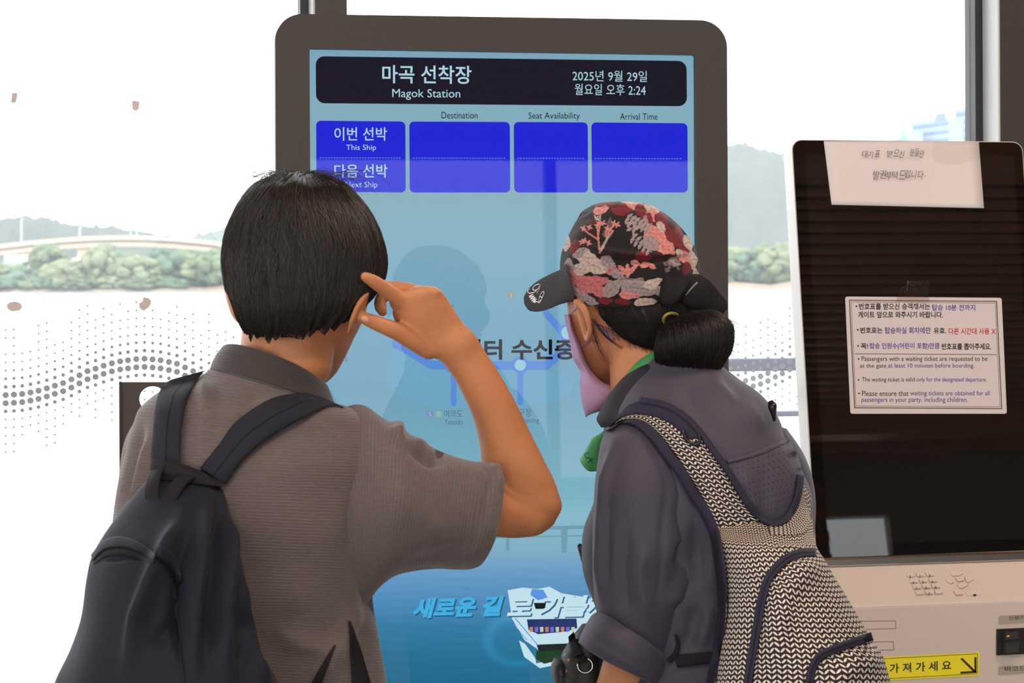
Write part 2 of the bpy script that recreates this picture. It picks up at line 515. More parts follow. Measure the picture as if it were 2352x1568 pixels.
def pane(x0, x1, z0, z1, y, name):
    gg = Geo(); gg.box((x0, y, z0), (x1, y + .008, z1)); return tag(gg.obj(name, M_glass), kind='structure')
pane(X0, 3.9, .7, 2.6, YB - .05, 'window_4'); pane(4.4, 4.8, 2.2, 2.92, YB - .05, 'window_6')
gg = Geo(); gg.box((X0 - .05, YB, .5), (X0 - .042, YW, 2.7)); tag(gg.obj('window_5', M_glass), kind='structure')

# mullions and panes of the window wall
def wx(px, y=0): return WP.at(px, y)[0]
def mullion(name, pl, pf, pr, xdepth):
    """seal from pl, side face up to pf, front face pf..pr (image columns)"""
    fp = Plane((0, YW - xdepth, 0), (0, -1, 0))
    xf0 = fp.at(pf, 10)[0]; xf1 = fp.at(pr, 10)[0]
    g = Geo(); g.box((xf0, YW - xdepth, 0), (xf1, YW + .06, H), 0)
    g.box((xf0 - .004, YW - xdepth + .004, 0), (xf0 - .0001, YW - .02, H), 1)  # side face kept pale: the light falling on it is put into the colour
    g.box((xf0 - .02, YW - .022, 0), (xf0 - .0002, YW + .03, H), 2)
    o = g.obj(name, [M_brown, M_grey_lit_metal, M_seal]); tag(o, kind='structure'); return xf0, xf1
m1 = mullion('trim_1', 695, 724, 797, .10)
m2 = mullion('trim_2', 2232, 2298, 2376, .10)
g = Geo(); g.box((X0, YW - .02, 0), (X1, YW + .06, .12)); g.box((X0, YW - .02, 2.85), (X1, YW + .06, H + .2)); tag(g.obj('trim_3', M_brown), kind='structure')
win = []
for n, (a, b) in enumerate(((X0, m1[0] - .02), (m1[1], m2[0] - .02), (m2[1], X1)), 1):
    win.append(pane(a, b, .12, 2.85, YW, 'window_%d' % n))

# halftone dot film on the panes
M_dot = mat('grey_dot_film', lin((158, 162, 166)), .7)
M_dot_reflect = mat('reflection_pale_dot_film', lin((176, 188, 190)), .7)  # right-hand dots, paled by the glass reflection put into their colour
colsL = [(-6, 884), (13, 907), (32, 906), (51, 904.5), (70, 901), (88.5, 897), (107.4, 891.5), (126, 885.5), (145, 879.5), (164, 871), (182.5, 861.5), (201, 852), (219.5, 846.5), (238, 839.5),
         (257, 834), (276, 829.5), (294, 827), (313, 824.5), (332, 823.5), (350.5, 825), (369, 827), (388, 831), (406.5, 835), (425, 843.5), (443.5, 852), (462, 863), (480, 871), (499, 881), (518, 893), (536, 905), (555, 915), (574, 925), (592, 933), (611, 938)]
colsM = [(1712.5, 874), (1730, 869), (1747, 864), (1764, 857), (1781, 848), (1797, 840), (1814, 831), (1831, 822), (1847, 813)]
colsM = [(1712.5 - 17 * k, 876 + 2.5 * k) for k in range(24, 0, -1)] + colsM
def dots(cols, pitch, mt, parent, big, seed):
    r = random.Random(seed); g = Geo()
    for cx, cy in cols:
        up = r.randint(5, 8); dn = r.randint(4, 7)
        for k in range(-up, dn + 1):
            rad = {0: big, 1: big, -1: big * .62, 2: big * .62, -2: big * .5, -3: big * .38}.get(k, big * .31)
            if abs(k) > 5 and r.random() < .25: continue
            c = WP.at(cx, cy + k * pitch, .0012)
            R = rad * 0.00083 * 1.0
            pts = [c + np.array([math.cos(t), 0, math.sin(t)]) * R for t in np.linspace(0, 2 * math.pi, 20, endpoint=False)]
            g.face(pts)
    return g.obj('dot_film', mt, parent)
dots(colsL, 18.7, M_dot, win[0], 7.0, 1)
dots(colsM, 17.6, M_dot_reflect, win[1], 7.0, 5)

# ---------------------------------------------------------------- outside
def outmat(name, c, **k): return mat(name, lin(c), .9, .1, **k)

ZW = -1.6                             # river level
DB = 540.0
M_water = bpy.data.materials.new('river_water'); M_water.use_nodes = True
nt = M_water.node_tree; b = nt.nodes['Principled BSDF']
b.inputs['Base Color'].default_value = (.42, .46, .48, 1); b.inputs['Roughness'].default_value = .06; b.inputs['IOR'].default_value = 1.33
tc = nt.nodes.new('ShaderNodeTexCoord'); mp = nt.nodes.new('ShaderNodeMapping'); mp.inputs['Scale'].default_value = (.9, 2.2, 1)
nn = nt.nodes.new('ShaderNodeTexNoise'); nn.inputs['Scale'].default_value = .9; nn.inputs['Detail'].default_value = 6
bp = nt.nodes.new('ShaderNodeBump'); bp.inputs['Strength'].default_value = .55; bp.inputs['Distance'].default_value = .12
nt.links.new(tc.outputs['Object'], mp.inputs[0]); nt.links.new(mp.outputs[0], nn.inputs['Vector']); nt.links.new(nn.outputs['Fac'], bp.inputs['Height']); nt.links.new(bp.outputs['Normal'], b.inputs['Normal'])
g = Geo(); g.face([(-900, YW + 1.6, ZW), (1400, YW + 1.6, ZW), (1400, 620, ZW), (-900, 620, ZW)]); tag(g.obj('river', M_water), kind='structure')
# far bank strip, following the camera-facing shoreline
M_bank = outmat('muddy_bank', (146, 128, 112), noise=.3, nscale=.2)
g = Geo(); nb = 90; v = []
for i in range(nb + 1):
    px = -700 + 3900 * i / nb
    for d, z in ((DB + 3 * math.sin(i * 1.7), ZW - .2), (DB + 7, ZW + 1.0 + .5 * math.sin(i * 2.3)), (DB + 40, ZW + 1.6), (DB + 420, ZW + 2.5)):
        p = P(px, 635, d); v.append((p[0], p[1], z))
g.add(v, [(i * 4 + k, i * 4 + k + 1, i * 4 + k + 5, i * 4 + k + 4) for i in range(nb) for k in range(3)])
tag(g.obj('riverbank', M_bank, smooth=True), kind='structure')
# wooded hills behind
M_hill = outmat('wooded_hill', (44, 56, 44), noise=.6, nscale=.05)
def hill(name, prof, d0, d1, seed):
    r = np.random.default_rng(seed); xs = np.arange(prof[0][0], prof[-1][0] + 1, 9.0)
    tops = np.interp(xs, [p[0] for p in prof], [p[1] for p in prof]) + np.repeat(r.normal(size=len(xs) // 2 + 1), 2)[:len(xs)] * .7
    v = []; nr = 9
    for x, t in zip(xs, tops):
        for k in range(nr):
            s = k / (nr - 1); d = d0 + (d1 - d0) * s
            ptop = P(x, t, d1)[2]; p = P(x, 635, d)
            v.append((p[0], p[1], ZW + (ptop - ZW) * math.sin(s * math.pi / 2) ** 1.1 + (r.normal() * 1.2 if 0 < k < nr - 1 else 0)))
        p = P(x, 635, d1 + 300); v.append((p[0], p[1], ZW))
    n = nr + 1
    f = [(i * n + k, i * n + k + 1, (i + 1) * n + k + 1, (i + 1) * n + k) for i in range(len(xs) - 1) for k in range(nr)]
    return tag(mesh_obj(name, v, f, M_hill), kind='structure')
hill('hill_left', [(-1300, 560), (-900, 530), (-500, 520), (-150, 505), (0, 501), (60, 498), (110, 503), (160, 514), (230, 521), (300, 527), (350, 535), (410, 548), (470, 560), (560, 585), (700, 600)], 1000, 1250, 3)
hill('hill_centre', [(330, 600), (420, 548), (480, 533), (520, 520), (640, 490), (900, 450), (1200, 440), (1500, 400)], 1500, 1900, 6)
hill('hill_right', [(1300, 420), (1500, 375), (1640, 345), (1685, 331), (1700, 328), (1722, 333), (1745, 343), (1790, 350), (1840, 370), (1950, 420), (2100, 480), (2400, 520), (2800, 540), (3400, 570)], 1200, 1500, 8)
# trees on the bank
M_leaf = [outmat('leaf_green_a', (104, 116, 88), noise=.35, nscale=.6), outmat('leaf_green_b', (118, 126, 96), noise=.35, nscale=.6), outmat('leaf_green_c', (94, 112, 92), noise=.35, nscale=.6)]
M_trunk = outmat('tree_trunk', (92, 78, 64))
def crown_mesh(seed):
    r = np.random.default_rng(seed); g = Geo()
    bm = bmesh.new(); bmesh.ops.create_icosphere(bm, subdivisions=2, radius=1); sv = np.array([v.co for v in bm.verts]); sf = [tuple(v.index for v in f.verts) for f in bm.faces]; bm.free()
    for i in range(64):
        a = r.random() * 6.28; zz = r.random(); rr = .5 * math.sqrt(max(.05, 1 - abs(2 * zz - .9) ** 2)) * (.4 + .6 * r.random())
        c = np.array([rr * math.cos(a), rr * math.sin(a), .12 + .72 * zz]); s = .07 + .12 * r.random()
        g.add(c + sv * s * (1 + .35 * r.normal(size=(len(sv), 1)) * .6) * np.array([1, 1, .9]), sf)
    return g
def tree(seed, px, base_y, w, h, d, mi, label, group):
    b0 = P(px, base_y, d); p = empty('tree', (b0[0], b0[1], ZW + 1.0), label, 'tree', group)
    s = d / F; hh = h * s; ww = w * s
    g = crown_mesh(seed); o = np.array([b0[0], b0[1], ZW + 1.0])
    g.v = [tuple(o + np.array([q[0] * ww, q[1] * ww, (q[2]) * hh])) for q in g.v]
    g.obj('crown', M_leaf[mi], p, smooth=True)
    t = Geo(); poly_tube(t, [o + np.array([0, 0, -.6]), o + np.array([0, 0, hh * .25]), o + np.array([.02 * ww, 0, hh * .5])], .03 * ww); t.obj('trunk', M_trunk, p)
LT = 'hazy green tree on the far riverbank, in the tree row left of the man'
RT = 'hazy green tree on the far riverbank, between the display stand and the ticket machine'
rt = random.Random(9)
i = 0
for px, w, h in ((-40, 120, 70), (20, 70, 60), (52, 84, 50), (112, 92, 108), (150, 90, 70), (190, 110, 66), (222, 70, 80), (240, 84, 106), (272, 80, 88), (300, 90, 84), (336, 100, 76),
                 (375, 90, 94), (410, 110, 84), (440, 90, 78), (470, 110, 88), (505, 90, 92), (545, 100, 84), (600, 110, 84)):
    tree(40 + i, px, 664, w * 1.15, h, DB + 8 + rt.random() * 14, i % 3, LT, 'trees on the far bank left of the man'); i += 1
for px, w, h in ((1650, 90, 80), (1692, 80, 92), (1724, 84, 84), (1760, 80, 96), (1796, 96, 98), (1840, 90, 88)):
    tree(40 + i, px, 657, w * 1.15, h, DB + 8 + rt.random() * 14, i % 3, RT, 'trees on the far bank right of the display stand'); i += 1
tl = Geo()
for k, px in enumerate(list(range(-950, -90, 72)) + list(range(660, 1610, 76)) + list(range(1900, 3250, 76))):
    b0 = P(px, 660, DB + 10 + 8 * rt.random()); q_ = crown_mesh(140 + k % 3); s = DB / F; w_ = 100 + 30 * rt.random(); h_ = 74 + 26 * rt.random()
    tl.add([(b0[0] + q[0] * w_ * s, b0[1] + q[1] * w_ * s, ZW + 1 + q[2] * h_ * s) for q in q_.v], q_.f)
tag(tl.obj('treeline', M_leaf[1], smooth=True), 'hazy continuous treeline of the far riverbank behind the display and beyond the window edges', 'trees', kind='stuff')
# low waterside bushes
for px, w, h in ((20, 70, 34), (70, 60, 30), (110, 50, 36), (180, 60, 30), (262, 60, 34), (330, 60, 30), (395, 60, 28)):
    b0 = P(px, 664, DB + 5); g = crown_mesh(90 + px); s = DB / F
    g.v = [(b0[0] + q[0] * w * s * 1.3, b0[1] + q[1] * w * s, ZW + .3 + q[2] * h * s) for q in g.v]
    tag(g.obj('bush', M_leaf[px % 3], smooth=True), 'low hazy bush at the waterline of the far riverbank, left of the man', 'bush', 'bushes along the far waterline')
# bridge
M_conc = outmat('pale_concrete', (196, 182, 164)); M_girder = outmat('shaded_girder', (96, 88, 90)); M_post = outmat('lamp_post_grey', (190, 192, 194))
DBR = 640.0
br = empty('bridge', P(200, 668, DBR), 'pale concrete road bridge arching low behind the far trees', 'bridge')
top = [(-260, 592), (-100, 574), (0, 561), (80, 552), (140, 547), (200, 543), (270, 541), (330, 541), (400, 545), (470, 551), (520, 558), (640, 575), (800, 600)]
xs = np.arange(-260, 801, 20.0); ty = np.interp(xs, [a for a, _ in top], [b_ for _, b_ in top])
def strip(name, y0, y1, dd, mt, inset=0):
    g = Geo(); n = len(xs); v = []
    for x, t in zip(xs, ty):
        z0 = P(x, t + y0, DBR)[2]; z1 = P(x, t + y1, DBR)[2]; a = P(x, 635, DBR + inset); c = P(x, 635, DBR + dd)
        v += [(a[0], a[1], z0), (c[0], c[1], z0), (c[0], c[1], z1), (a[0], a[1], z1)]
    g.add(v, [(i * 4 + k, i * 4 + (k + 1) % 4, i * 4 + 4 + (k + 1) % 4, i * 4 + 4 + k) for i in range(n - 1) for k in range(4)])
    return g.obj(name, mt, br)
strip('parapet', 0, 9, .6, M_conc); strip('deck', 9, 13, 12, M_girder, .3); strip('girder', 13, 24, 10, M_conc, 1.0)
for px in (-90, 65, 190, 375, 560):
    y0 = np.interp(px, xs, ty); a = P(px, y0 + 24, DBR + 5); g = Geo(); g.box((a[0] - 1.6, a[1] - 2, ZW), (a[0] + 1.6, a[1] + 2, a[2])); g.obj('pier', M_conc, br)
for px, h in ((49, 52), (183, 24), (300, 14), (314, 16), (430, 14)):
    y0 = np.interp(px, xs, ty); a = P(px, y0, DBR + 3); c = P(px, y0 - h, DBR + 3); g = Geo(); poly_tube(g, [a, c, c + np.array([.8, 0, .1])], .18); g.obj('lamp_post', M_post, br)
# small riverside sheds under the bridge
M_shed = outmat('white_shed', (236, 232, 226)); M_teal = outmat('teal_band', (120, 190, 186))
for px, w, h, lab in ((36, 50, 34, 'low white riverside shed with a teal band at the far left edge'), (182, 32, 22, 'small white riverside shed with a teal band between two far trees')):
    a = P(px, 606, DB + 45); s = a @ np.array([0, 0, 0]) + (DB + 45) / F; g = Geo()
    p = empty('shed', (a[0], a[1], ZW + 1.5), lab, 'building')
    g.box((a[0] - w * s / 2, a[1], ZW + 1.4), (a[0] + w * s / 2, a[1] + 4, a[2] + h * s * .6)); g.obj('wall', M_shed, p)
    g = Geo(); g.box((a[0] - w * s / 2, a[1] - .1, a[2] - h * s * .2), (a[0] + w * s / 2, a[1] - .01, a[2] + h * s * .15)); g.obj('band', M_teal, p)
# far office blocks upper right
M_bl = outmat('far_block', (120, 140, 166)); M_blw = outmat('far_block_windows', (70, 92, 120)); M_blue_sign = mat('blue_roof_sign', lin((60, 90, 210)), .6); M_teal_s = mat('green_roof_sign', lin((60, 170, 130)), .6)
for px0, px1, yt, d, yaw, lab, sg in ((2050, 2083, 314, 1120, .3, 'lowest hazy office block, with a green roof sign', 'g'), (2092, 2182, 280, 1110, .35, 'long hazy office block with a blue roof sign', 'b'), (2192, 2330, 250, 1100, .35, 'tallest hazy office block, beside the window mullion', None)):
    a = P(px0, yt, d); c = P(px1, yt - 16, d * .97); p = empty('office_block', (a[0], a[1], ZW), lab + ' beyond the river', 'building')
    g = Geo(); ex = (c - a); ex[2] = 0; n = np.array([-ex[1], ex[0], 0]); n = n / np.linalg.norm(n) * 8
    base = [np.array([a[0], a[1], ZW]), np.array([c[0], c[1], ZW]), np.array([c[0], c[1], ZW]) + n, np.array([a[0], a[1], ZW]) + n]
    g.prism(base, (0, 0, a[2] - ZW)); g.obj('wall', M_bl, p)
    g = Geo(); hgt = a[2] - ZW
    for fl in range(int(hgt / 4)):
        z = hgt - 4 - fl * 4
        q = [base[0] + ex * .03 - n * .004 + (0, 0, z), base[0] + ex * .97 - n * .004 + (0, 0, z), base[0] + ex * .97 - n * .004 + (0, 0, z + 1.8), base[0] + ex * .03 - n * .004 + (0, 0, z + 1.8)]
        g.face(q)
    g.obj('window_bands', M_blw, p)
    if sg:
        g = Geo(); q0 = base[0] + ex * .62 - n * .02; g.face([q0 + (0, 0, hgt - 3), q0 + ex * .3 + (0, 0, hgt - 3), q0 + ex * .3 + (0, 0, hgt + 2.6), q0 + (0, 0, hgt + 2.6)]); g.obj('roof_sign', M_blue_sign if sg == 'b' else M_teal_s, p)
# pier deck and rail just outside the glass
M_rail = mat('blue_grey_rail', lin((150, 154, 170)), .5)
g = Geo(); g.box((X0, YW + .1, -.3), (X1, YW + 1.6, -.12)); tag(g.obj('pier_deck', mat('pier_planks', lin((170, 165, 158)), .8)), kind='structure')
RP = Plane((0, YW + 1.45, 0), (0, -1, 0))
rl = empty('railing', RP.at(1730, 836) * np.array([1, 1, 0]) + np.array([0, 0, -.12]), 'blue-grey pier railing outside the glass, behind the ticket machine', 'railing')
ra, rb_ = RP.at(1250, 836)[0], X1
for nm, pa, pb in (('top_rail', 821, 852), ('lower_rail', 943, 957), ('foot_rail', 1085, 1098)):
    z1 = RP.at(1740, pa)[2]; z0 = RP.at(1740, pb)[2]
    g = Geo(); g.box((ra, YW + 1.43, z0), (rb_, YW + 1.47, z1)); g.obj(nm, M_rail, rl, bevel=.004)
zt = RP.at(1740, 830)[2]
for px in (1290, 2060, 2800):
    x = RP.at(px, 836)[0]; g = Geo(); g.box((x - .03, YW + 1.42, -.12), (x + .03, YW + 1.48, zt)); g.obj('post', M_rail, rl)
# haze over the river
g = Geo(); g.box((-2500, 60, ZW - 3), (3500, 3000, 210))
hz = bpy.data.materials.new('river_haze'); hz.use_nodes = True
nt = hz.node_tree; nt.nodes.remove(nt.nodes['Principled BSDF'])
vs = nt.nodes.new('ShaderNodeVolumeScatter'); vs.inputs['Color'].default_value = (.86, .94, 1, 1); vs.inputs['Density'].default_value = .0002
nt.links.new(vs.outputs[0], nt.nodes['Material Output'].inputs['Volume'])
try: hz.cycles.homogeneous_volume = True
except Exception: pass
tag(g.obj('haze', hz), kind='stuff', label='thin white haze lying over the river and far bank', cat='haze')

# ---------------------------------------------------------------- tape scraps left on the glass
M_tape = mat('torn_foam_tape', lin((208, 192, 186)), .9, noise=.12, nscale=200)
M_resid = mat('tape_residue', lin((240, 240, 242)), .5)
def scrap(poly, lab):
    g = Geo(); g.prism(on(WP, poly, .0006), (0, -.0025, 0)); o = g.obj('tape_scrap', M_tape); return tag(o, lab, 'tape', 'tape scraps on the window')
scrap([(28, 214), (40, 213), (39, 224), (36, 236), (25, 236), (27, 224)], 'thin torn scrap of grey tape on the glass, upper pair, near the left edge')
scrap([(303, 231), (320, 233), (319, 250), (312, 255), (304, 251)], 'squarish torn scrap of grey tape on the glass, upper pair, nearer the man')
scrap([(16, 700), (22, 694), (36, 692), (48, 697), (51, 706), (44, 713), (26, 715), (17, 708)], 'rounded torn scrap of grey tape on the glass, lower pair, near the left edge')
scrap([(330, 682), (342, 685), (348, 692), (343, 704), (330, 714), (321, 708), (319, 697), (327, 692)], 'pointed torn scrap of grey tape on the glass, lower pair, above the dot pattern')

# ---------------------------------------------------------------- dark board with a round hole
BD = Plane(P(330, 1000, 3.35), (0, -1, 0))
M_board = mat('dark_brown_board', lin((66, 56, 52)), .5)
g = Geo()
L0, R0, T0 = 278, 520, 878
cx, cy, cr = 351, 916, 31
outer = []; inner = []
for t in np.linspace(0, 2 * math.pi, 48, endpoint=False):
    c, s = math.cos(t), math.sin(t); k = 1 / max(abs(c), abs(s))
    outer.append((cx + c * k * 70, cy + s * k * 38)); inner.append((cx + c * cr, cy + s * cr * .94))
th = np.array([0, .012, 0])
O = on(BD, outer); I = on(BD, inner); n = 48
g.add(O + I + [p + th for p in O] + [p + th for p in I], [(i, (i + 1) % n, n + (i + 1) % n, n + i) for i in range(n)] + [(2 * n + i, 2 * n + (i + 1) % n, 3 * n + (i + 1) % n, 3 * n + i) for i in range(n)]
      + [(n + i, n + (i + 1) % n, 3 * n + (i + 1) % n, 3 * n + i) for i in range(n)])
def bq(x0, y0, x1, y1): g.prism(on(BD, [(x0, y0), (x1, y0), (x1, y1), (x0, y1)]), th)
bq(L0, T0, 281, 954); bq(421, T0, R0, 954)
zf = BD.at(280, 954); bx0 = zf[0]; bx1 = BD.at(R0, 954)[0]
g.box((bx0 - .002, zf[1], .02), (bx1, zf[1] + .012, zf[2]))
bo = empty('sign_board', ((bx0 + bx1) / 2, zf[1], 0), 'dark brown standing board with a round hole, behind the man', 'board')
g.obj('panel', M_board, bo)
g = Geo(); g.box((bx0 - .004, zf[1] - .003, .02), (bx0, zf[1] + .015, BD.at(278, 876)[2])); g.obj('edge_strip', M_black, bo)
g = Geo(); g.box((bx0, zf[1] - .15, 0), (bx1, zf[1] + .15, .02)); g.obj('foot', M_black, bo)
# ================================================================ information display stand
KT = np.array([0, math.sin(TK), math.cos(TK)])       # up along the leaning face
nK = K0.n
ks = empty('information_display', (KO[0], KO[1] + .08, 0), 'tall dark-framed information screen showing the station name board and ferry picture', 'display')
def zline(poly, cut): return poly
# outline of the bezel plate, continued to the floor
BOT = 2600.0
def kedge(pxa, pya, pyb): return pxa + (pyb - pya) * ROLL
outl = rrect([(632, 31), (1670, 47), (1681, BOT), (643, BOT)], 62, 10)
sc_in = rrect([(711, 111), (1599, 125), (1607, 1640), (719, 1640)], 5, 4)
g = Geo()
# frame = outer outline with the screen cut out: stitched as four fans along matching angles
def frame(geo, outp, inp, plane, thick, mi=0, n=160):
    def resample(poly, n):
        c = np.array([1155.0, 850.0]); poly = np.array(poly); out = []
        for t in np.linspace(0, 2 * math.pi, n, endpoint=False):
            d = np.array([math.cos(t), math.sin(t)]); best = 1e9
            for a, b in zip(poly, np.roll(poly, -1, 0)):
                e = b - a; den = d[0] * e[1] - d[1] * e[0]
                if abs(den) < 1e-9: continue
                w = a - c; s = (w[0] * e[1] - w[1] * e[0]) / den; u = (w[0] * d[1] - w[1] * d[0]) / den
                if s > 0 and -1e-6 <= u <= 1 + 1e-6: best = min(best, s)
            out.append(tuple(c + d * best))
        return out
    # angles through every corner keep the corners crisp
    c = np.array([1155.0, 850.0])
    ang = sorted(set([round(math.atan2(p[1] - c[1], p[0] - c[0]), 5) for p in list(outp) + list(inp)] + [round(x, 5) for x in np.linspace(-math.pi, math.pi, n, endpoint=False)]))
    def at_ang(poly, t):
        poly = np.array(poly); d = np.array([math.cos(t), math.sin(t)]); best = 1e9
        for a, b in zip(poly, np.roll(poly, -1, 0)):
            e = b - a; den = d[0] * e[1] - d[1] * e[0]
            if abs(den) < 1e-9: continue
            w = a - c; s = (w[0] * e[1] - w[1] * e[0]) / den; u = (w[0] * d[1] - w[1] * d[0]) / den
            if s > 0 and -1e-4 <= u <= 1 + 1e-4: best = min(best, s)
        return tuple(c + d * best)
    A = on(plane, [at_ang(outp, t) for t in ang]); B = on(plane, [at_ang(inp, t) for t in ang]); k = len(ang)
    bk = -plane.n * thick
    geo.add(A + B + [p + bk for p in A] + [p + bk for p in B],
            [(i, (i + 1) % k, k + (i + 1) % k, k + i) for i in range(k)] + [(i, (i + 1) % k, 2 * k + (i + 1) % k, 2 * k + i) for i in range(k)] + [(k + i, k + (i + 1) % k, 3 * k + (i + 1) % k, 3 * k + i) for i in range(k)], mi)
frame(g, outl, sc_in, K0, .020)
g.obj('bezel', M_brown, ks)
# white housing behind the bezel
back = [p - nK * .0202 for p in on(K0, outl)]
g = Geo(); g.prism(back, -nK * .115); g.obj('housing', M_white_shell, ks)
g = Geo(); zb = min(p[2] for p in back); xa = min(p[0] for p in back); xb = max(p[0] for p in back)
g.box((xa + .03, KO[1] + .0, 0), (xb - .03, KO[1] + .16, max(.02, zb))); g.obj('foot', M_black, ks)
# ---- the lit screen
KS = Plane(KO - nK * .018, nK)
SCR = [(709, 110), (1599, 124), (1607, 1640), (717, 1640)]
def lp(table, y):
    ys = [t[0] for t in table]; cs = np.array([lin(t[1]) for t in table]); return np.array([np.interp(y, ys, cs[:, k]) for k in range(3)])
GRAD = [(100, (132, 176, 200)), (240, (142, 186, 204)), (450, (136, 180, 194)), (560, (134, 182, 204)), (700, (126, 178, 204)), (900, (120, 172, 200)), (1000, (126, 180, 202)), (1130, (134, 190, 210)),
        (1190, (146, 200, 218)), (1260, (138, 188, 212)), (1320, (112, 166, 212)), (1380, (88, 152, 200)), (1440, (58, 134, 176)), (1520, (42, 120, 158)), (1640, (34, 106, 144))]
nx, ny = 150, 300
rs = np.random.default_rng(2)
V = []; C = []
for j in range(ny + 1):
    for i in range(nx + 1):
        a, b_ = i / nx, j / ny
        x = (SCR[0][0] * (1 - a) + SCR[1][0] * a) * (1 - b_) + (SCR[3][0] * (1 - a) + SCR[2][0] * a) * b_
        y = (SCR[0][1] * (1 - a) + SCR[1][1] * a) * (1 - b_) + (SCR[3][1] * (1 - a) + SCR[2][1] * a) * b_
        V.append(KS.at(x, y)); c = lp(GRAD, y)
        if 1262 < y:                  # ripples of the pictured river
            c = c * (1 + .05 * math.sin(y * .33 + 2.5 * math.sin(x * .012 + y * .02)) * math.sin(x * .021 + 1.3) * min(1, (y - 1262) / 60))
        w = abs(math.hypot((x - 1190) / 1.0, (y - 1470) * 1.3) - 70)
        if y > 1340 and x < 1230: c = c * (1 + .28 * math.exp(-(w / 12) ** 2))
        C.append(np.clip(c, 0, 1))
fc = [(j * (nx + 1) + i, j * (nx + 1) + i + 1, (j + 1) * (nx + 1) + i + 1, (j + 1) * (nx + 1) + i) for j in range(ny) for i in range(nx)]
screen = mesh_obj('screen', V, fc, emit('screen_picture', (1, 1, 1), .86, True), ks, colors=np.array(C))
E_navy = emit('screen_header', lin((30, 28, 40))); E_blue = emit('screen_blue', lin((34, 40, 214))); E_pale = emit('screen_pale', lin((176, 214, 228)))
E_dark = emit('screen_black', lin((10, 14, 26))); E_route = emit('screen_route', lin((92, 140, 214))); E_stop = emit('screen_stop', lin((150, 198, 216)))
E_grey = emit('screen_grey_text', lin((84, 116, 136))); E_faint = emit('screen_faint', lin((120, 164, 186))); E_patch = emit('screen_darker_blue', lin((112, 166, 196)))
E_white = emit('screen_white', lin((196, 226, 236))); E_cyan = emit('screen_cyan', lin((70, 176, 226))); E_shadow = emit('screen_text_shadow', lin((40, 96, 140)))
E_bridge = emit('screen_bridge', lin((112, 158, 176))); E_deckc = emit('screen_ferry_deck', lin((40, 56, 110))); E_green = emit('screen_reed_green', lin((22, 62, 30))); E_hulld = emit('screen_hull_dark', lin((24, 34, 36)))
g = Geo(); g.face(on(KS, rrect([(725, 129), (1577, 140), (1578, 244), (726, 237)], 20), .0006)); g.obj('header_panel', E_navy, screen)
for q in ([(726, 277), (931, 279), (932, 442), (727, 440)], [(940, 279), (1171, 280), (1172, 442), (941, 442)], [(1180, 280), (1350, 281), (1351, 442), (1181, 442)], [(1358, 281), (1579, 283), (1580, 442), (1360, 442)]):
    g = Geo(); g.face(on(KS, rrect(q, 11), .0006), 0)
    x0, x1 = q[0][0] + 8, q[1][0] - 8
    k = x0
    while k < x1 - 4:
        yy = 361.5 + (k - 730) * .0025; g.face(on(KS, [(k, yy), (k + 4, yy), (k + 4, yy + 1.3), (k, yy + 1.3)], .0009), 1); k += 6.5
    g.obj('timetable_cell', [E_blue, E_faint], screen)
g = Geo()
for s, bx, dy, bold in (('마곡 선착장', (878, 149, 1083, 191), 2, .012), ('Magok Station', (901, 204, 1057, 229), 1, 0), ('2025년 9월 29일', (1315, 161, 1486, 186), 2, 0), ('월요일 오후 2:24', (1320, 192, 1483, 218), 2, 0),
                        ('이번 선박', (768, 292, 889, 323), 0, .008), ('This Ship', (795, 332, 864, 348), 0, 0), ('다음 선박', (768, 377, 890, 408), 0, .008), ('Next Ship', (793, 417, 867, 434), 0, 0)):
    g = Geo(); text_geo(g, s, KS, bx, .0012, dy=dy, bold=bold); g.obj('lettering', E_pale, screen)
g = Geo()
for s, bx in (('Destination', (1014, 257, 1097, 272)), ('Seat Availability', (1214, 258, 1332, 277)), ('Arrival Time', (1424, 260, 1510, 275))): g = Geo(); text_geo(g, s, KS, bx, .0012); g.obj('lettering', E_dark, screen)
g = Geo(); text_geo(g, '데이터 수신중', KS, (1012, 779, 1322, 826), .0016, bold=.03); g.obj('lettering', E_dark, screen)
# route map
def band(geo, pts, w, off, mi=0):
    pts = [np.array(p, float) for p in pts]
    for a, b_ in zip(pts[:-1], pts[1:]):
        d = (b_ - a) / np.linalg.norm(b_ - a); nn_ = np.array([-d[1], d[0]]) * w / 2
        geo.face(on(KS, [a - nn_, b_ - nn_, b_ + nn_, a + nn_], off), mi)
    for p in pts: disc(geo, p, w / 2, off, mi)
def disc(geo, p, r, off, mi=0): geo.face(on(KS, [(p[0] + r * math.cos(t), p[1] + r * math.sin(t)) for t in np.linspace(0, 6.283, 25)[:-1]], off), mi)
g = Geo()
g.face(on(KS, [(880, 870), (905, 800), (930, 790), (1290, 860), (1325, 890), (1270, 925), (1200, 936), (1000, 936), (930, 920)], .0003), 2)  # darker blue patch under the route lines
band(g, [(910, 790), (930, 800), (992, 838), (1060, 839), (1255, 839), (1300, 800)], 20, .0006)
band(g, [(1253, 718), (1300, 772)], 16, .0006); band(g, [(1042, 845), (1042, 926)], 13, .0005); band(g, [(1195, 845), (1195, 924)], 13, .0005)
disc(g, (1042, 838), 20, .0008); disc(g, (1195, 838), 20, .0008); disc(g, (1195, 838), 13, .001, 1); disc(g, (1042, 838), 13, .001, 1); disc(g, (1304, 764), 22, .0008); disc(g, (1304, 764), 15, .001, 1)
g.obj('route_map', [E_route, E_stop, E_patch], screen)
for s, bx in (('여의도', (1020, 941, 1062, 959)), ('Yeouido', (1021, 962, 1063, 975)), ('압구정', (1176, 938, 1219, 956)), ('Apgujeong', (1172, 959, 1238, 974)), ('Magok', (756, 819, 800, 833)), ('Mangwon', (985, 698, 1043, 708))):
    g = Geo(); text_geo(g, s, KS, bx, .0012); g.obj('lettering', E_grey, screen)
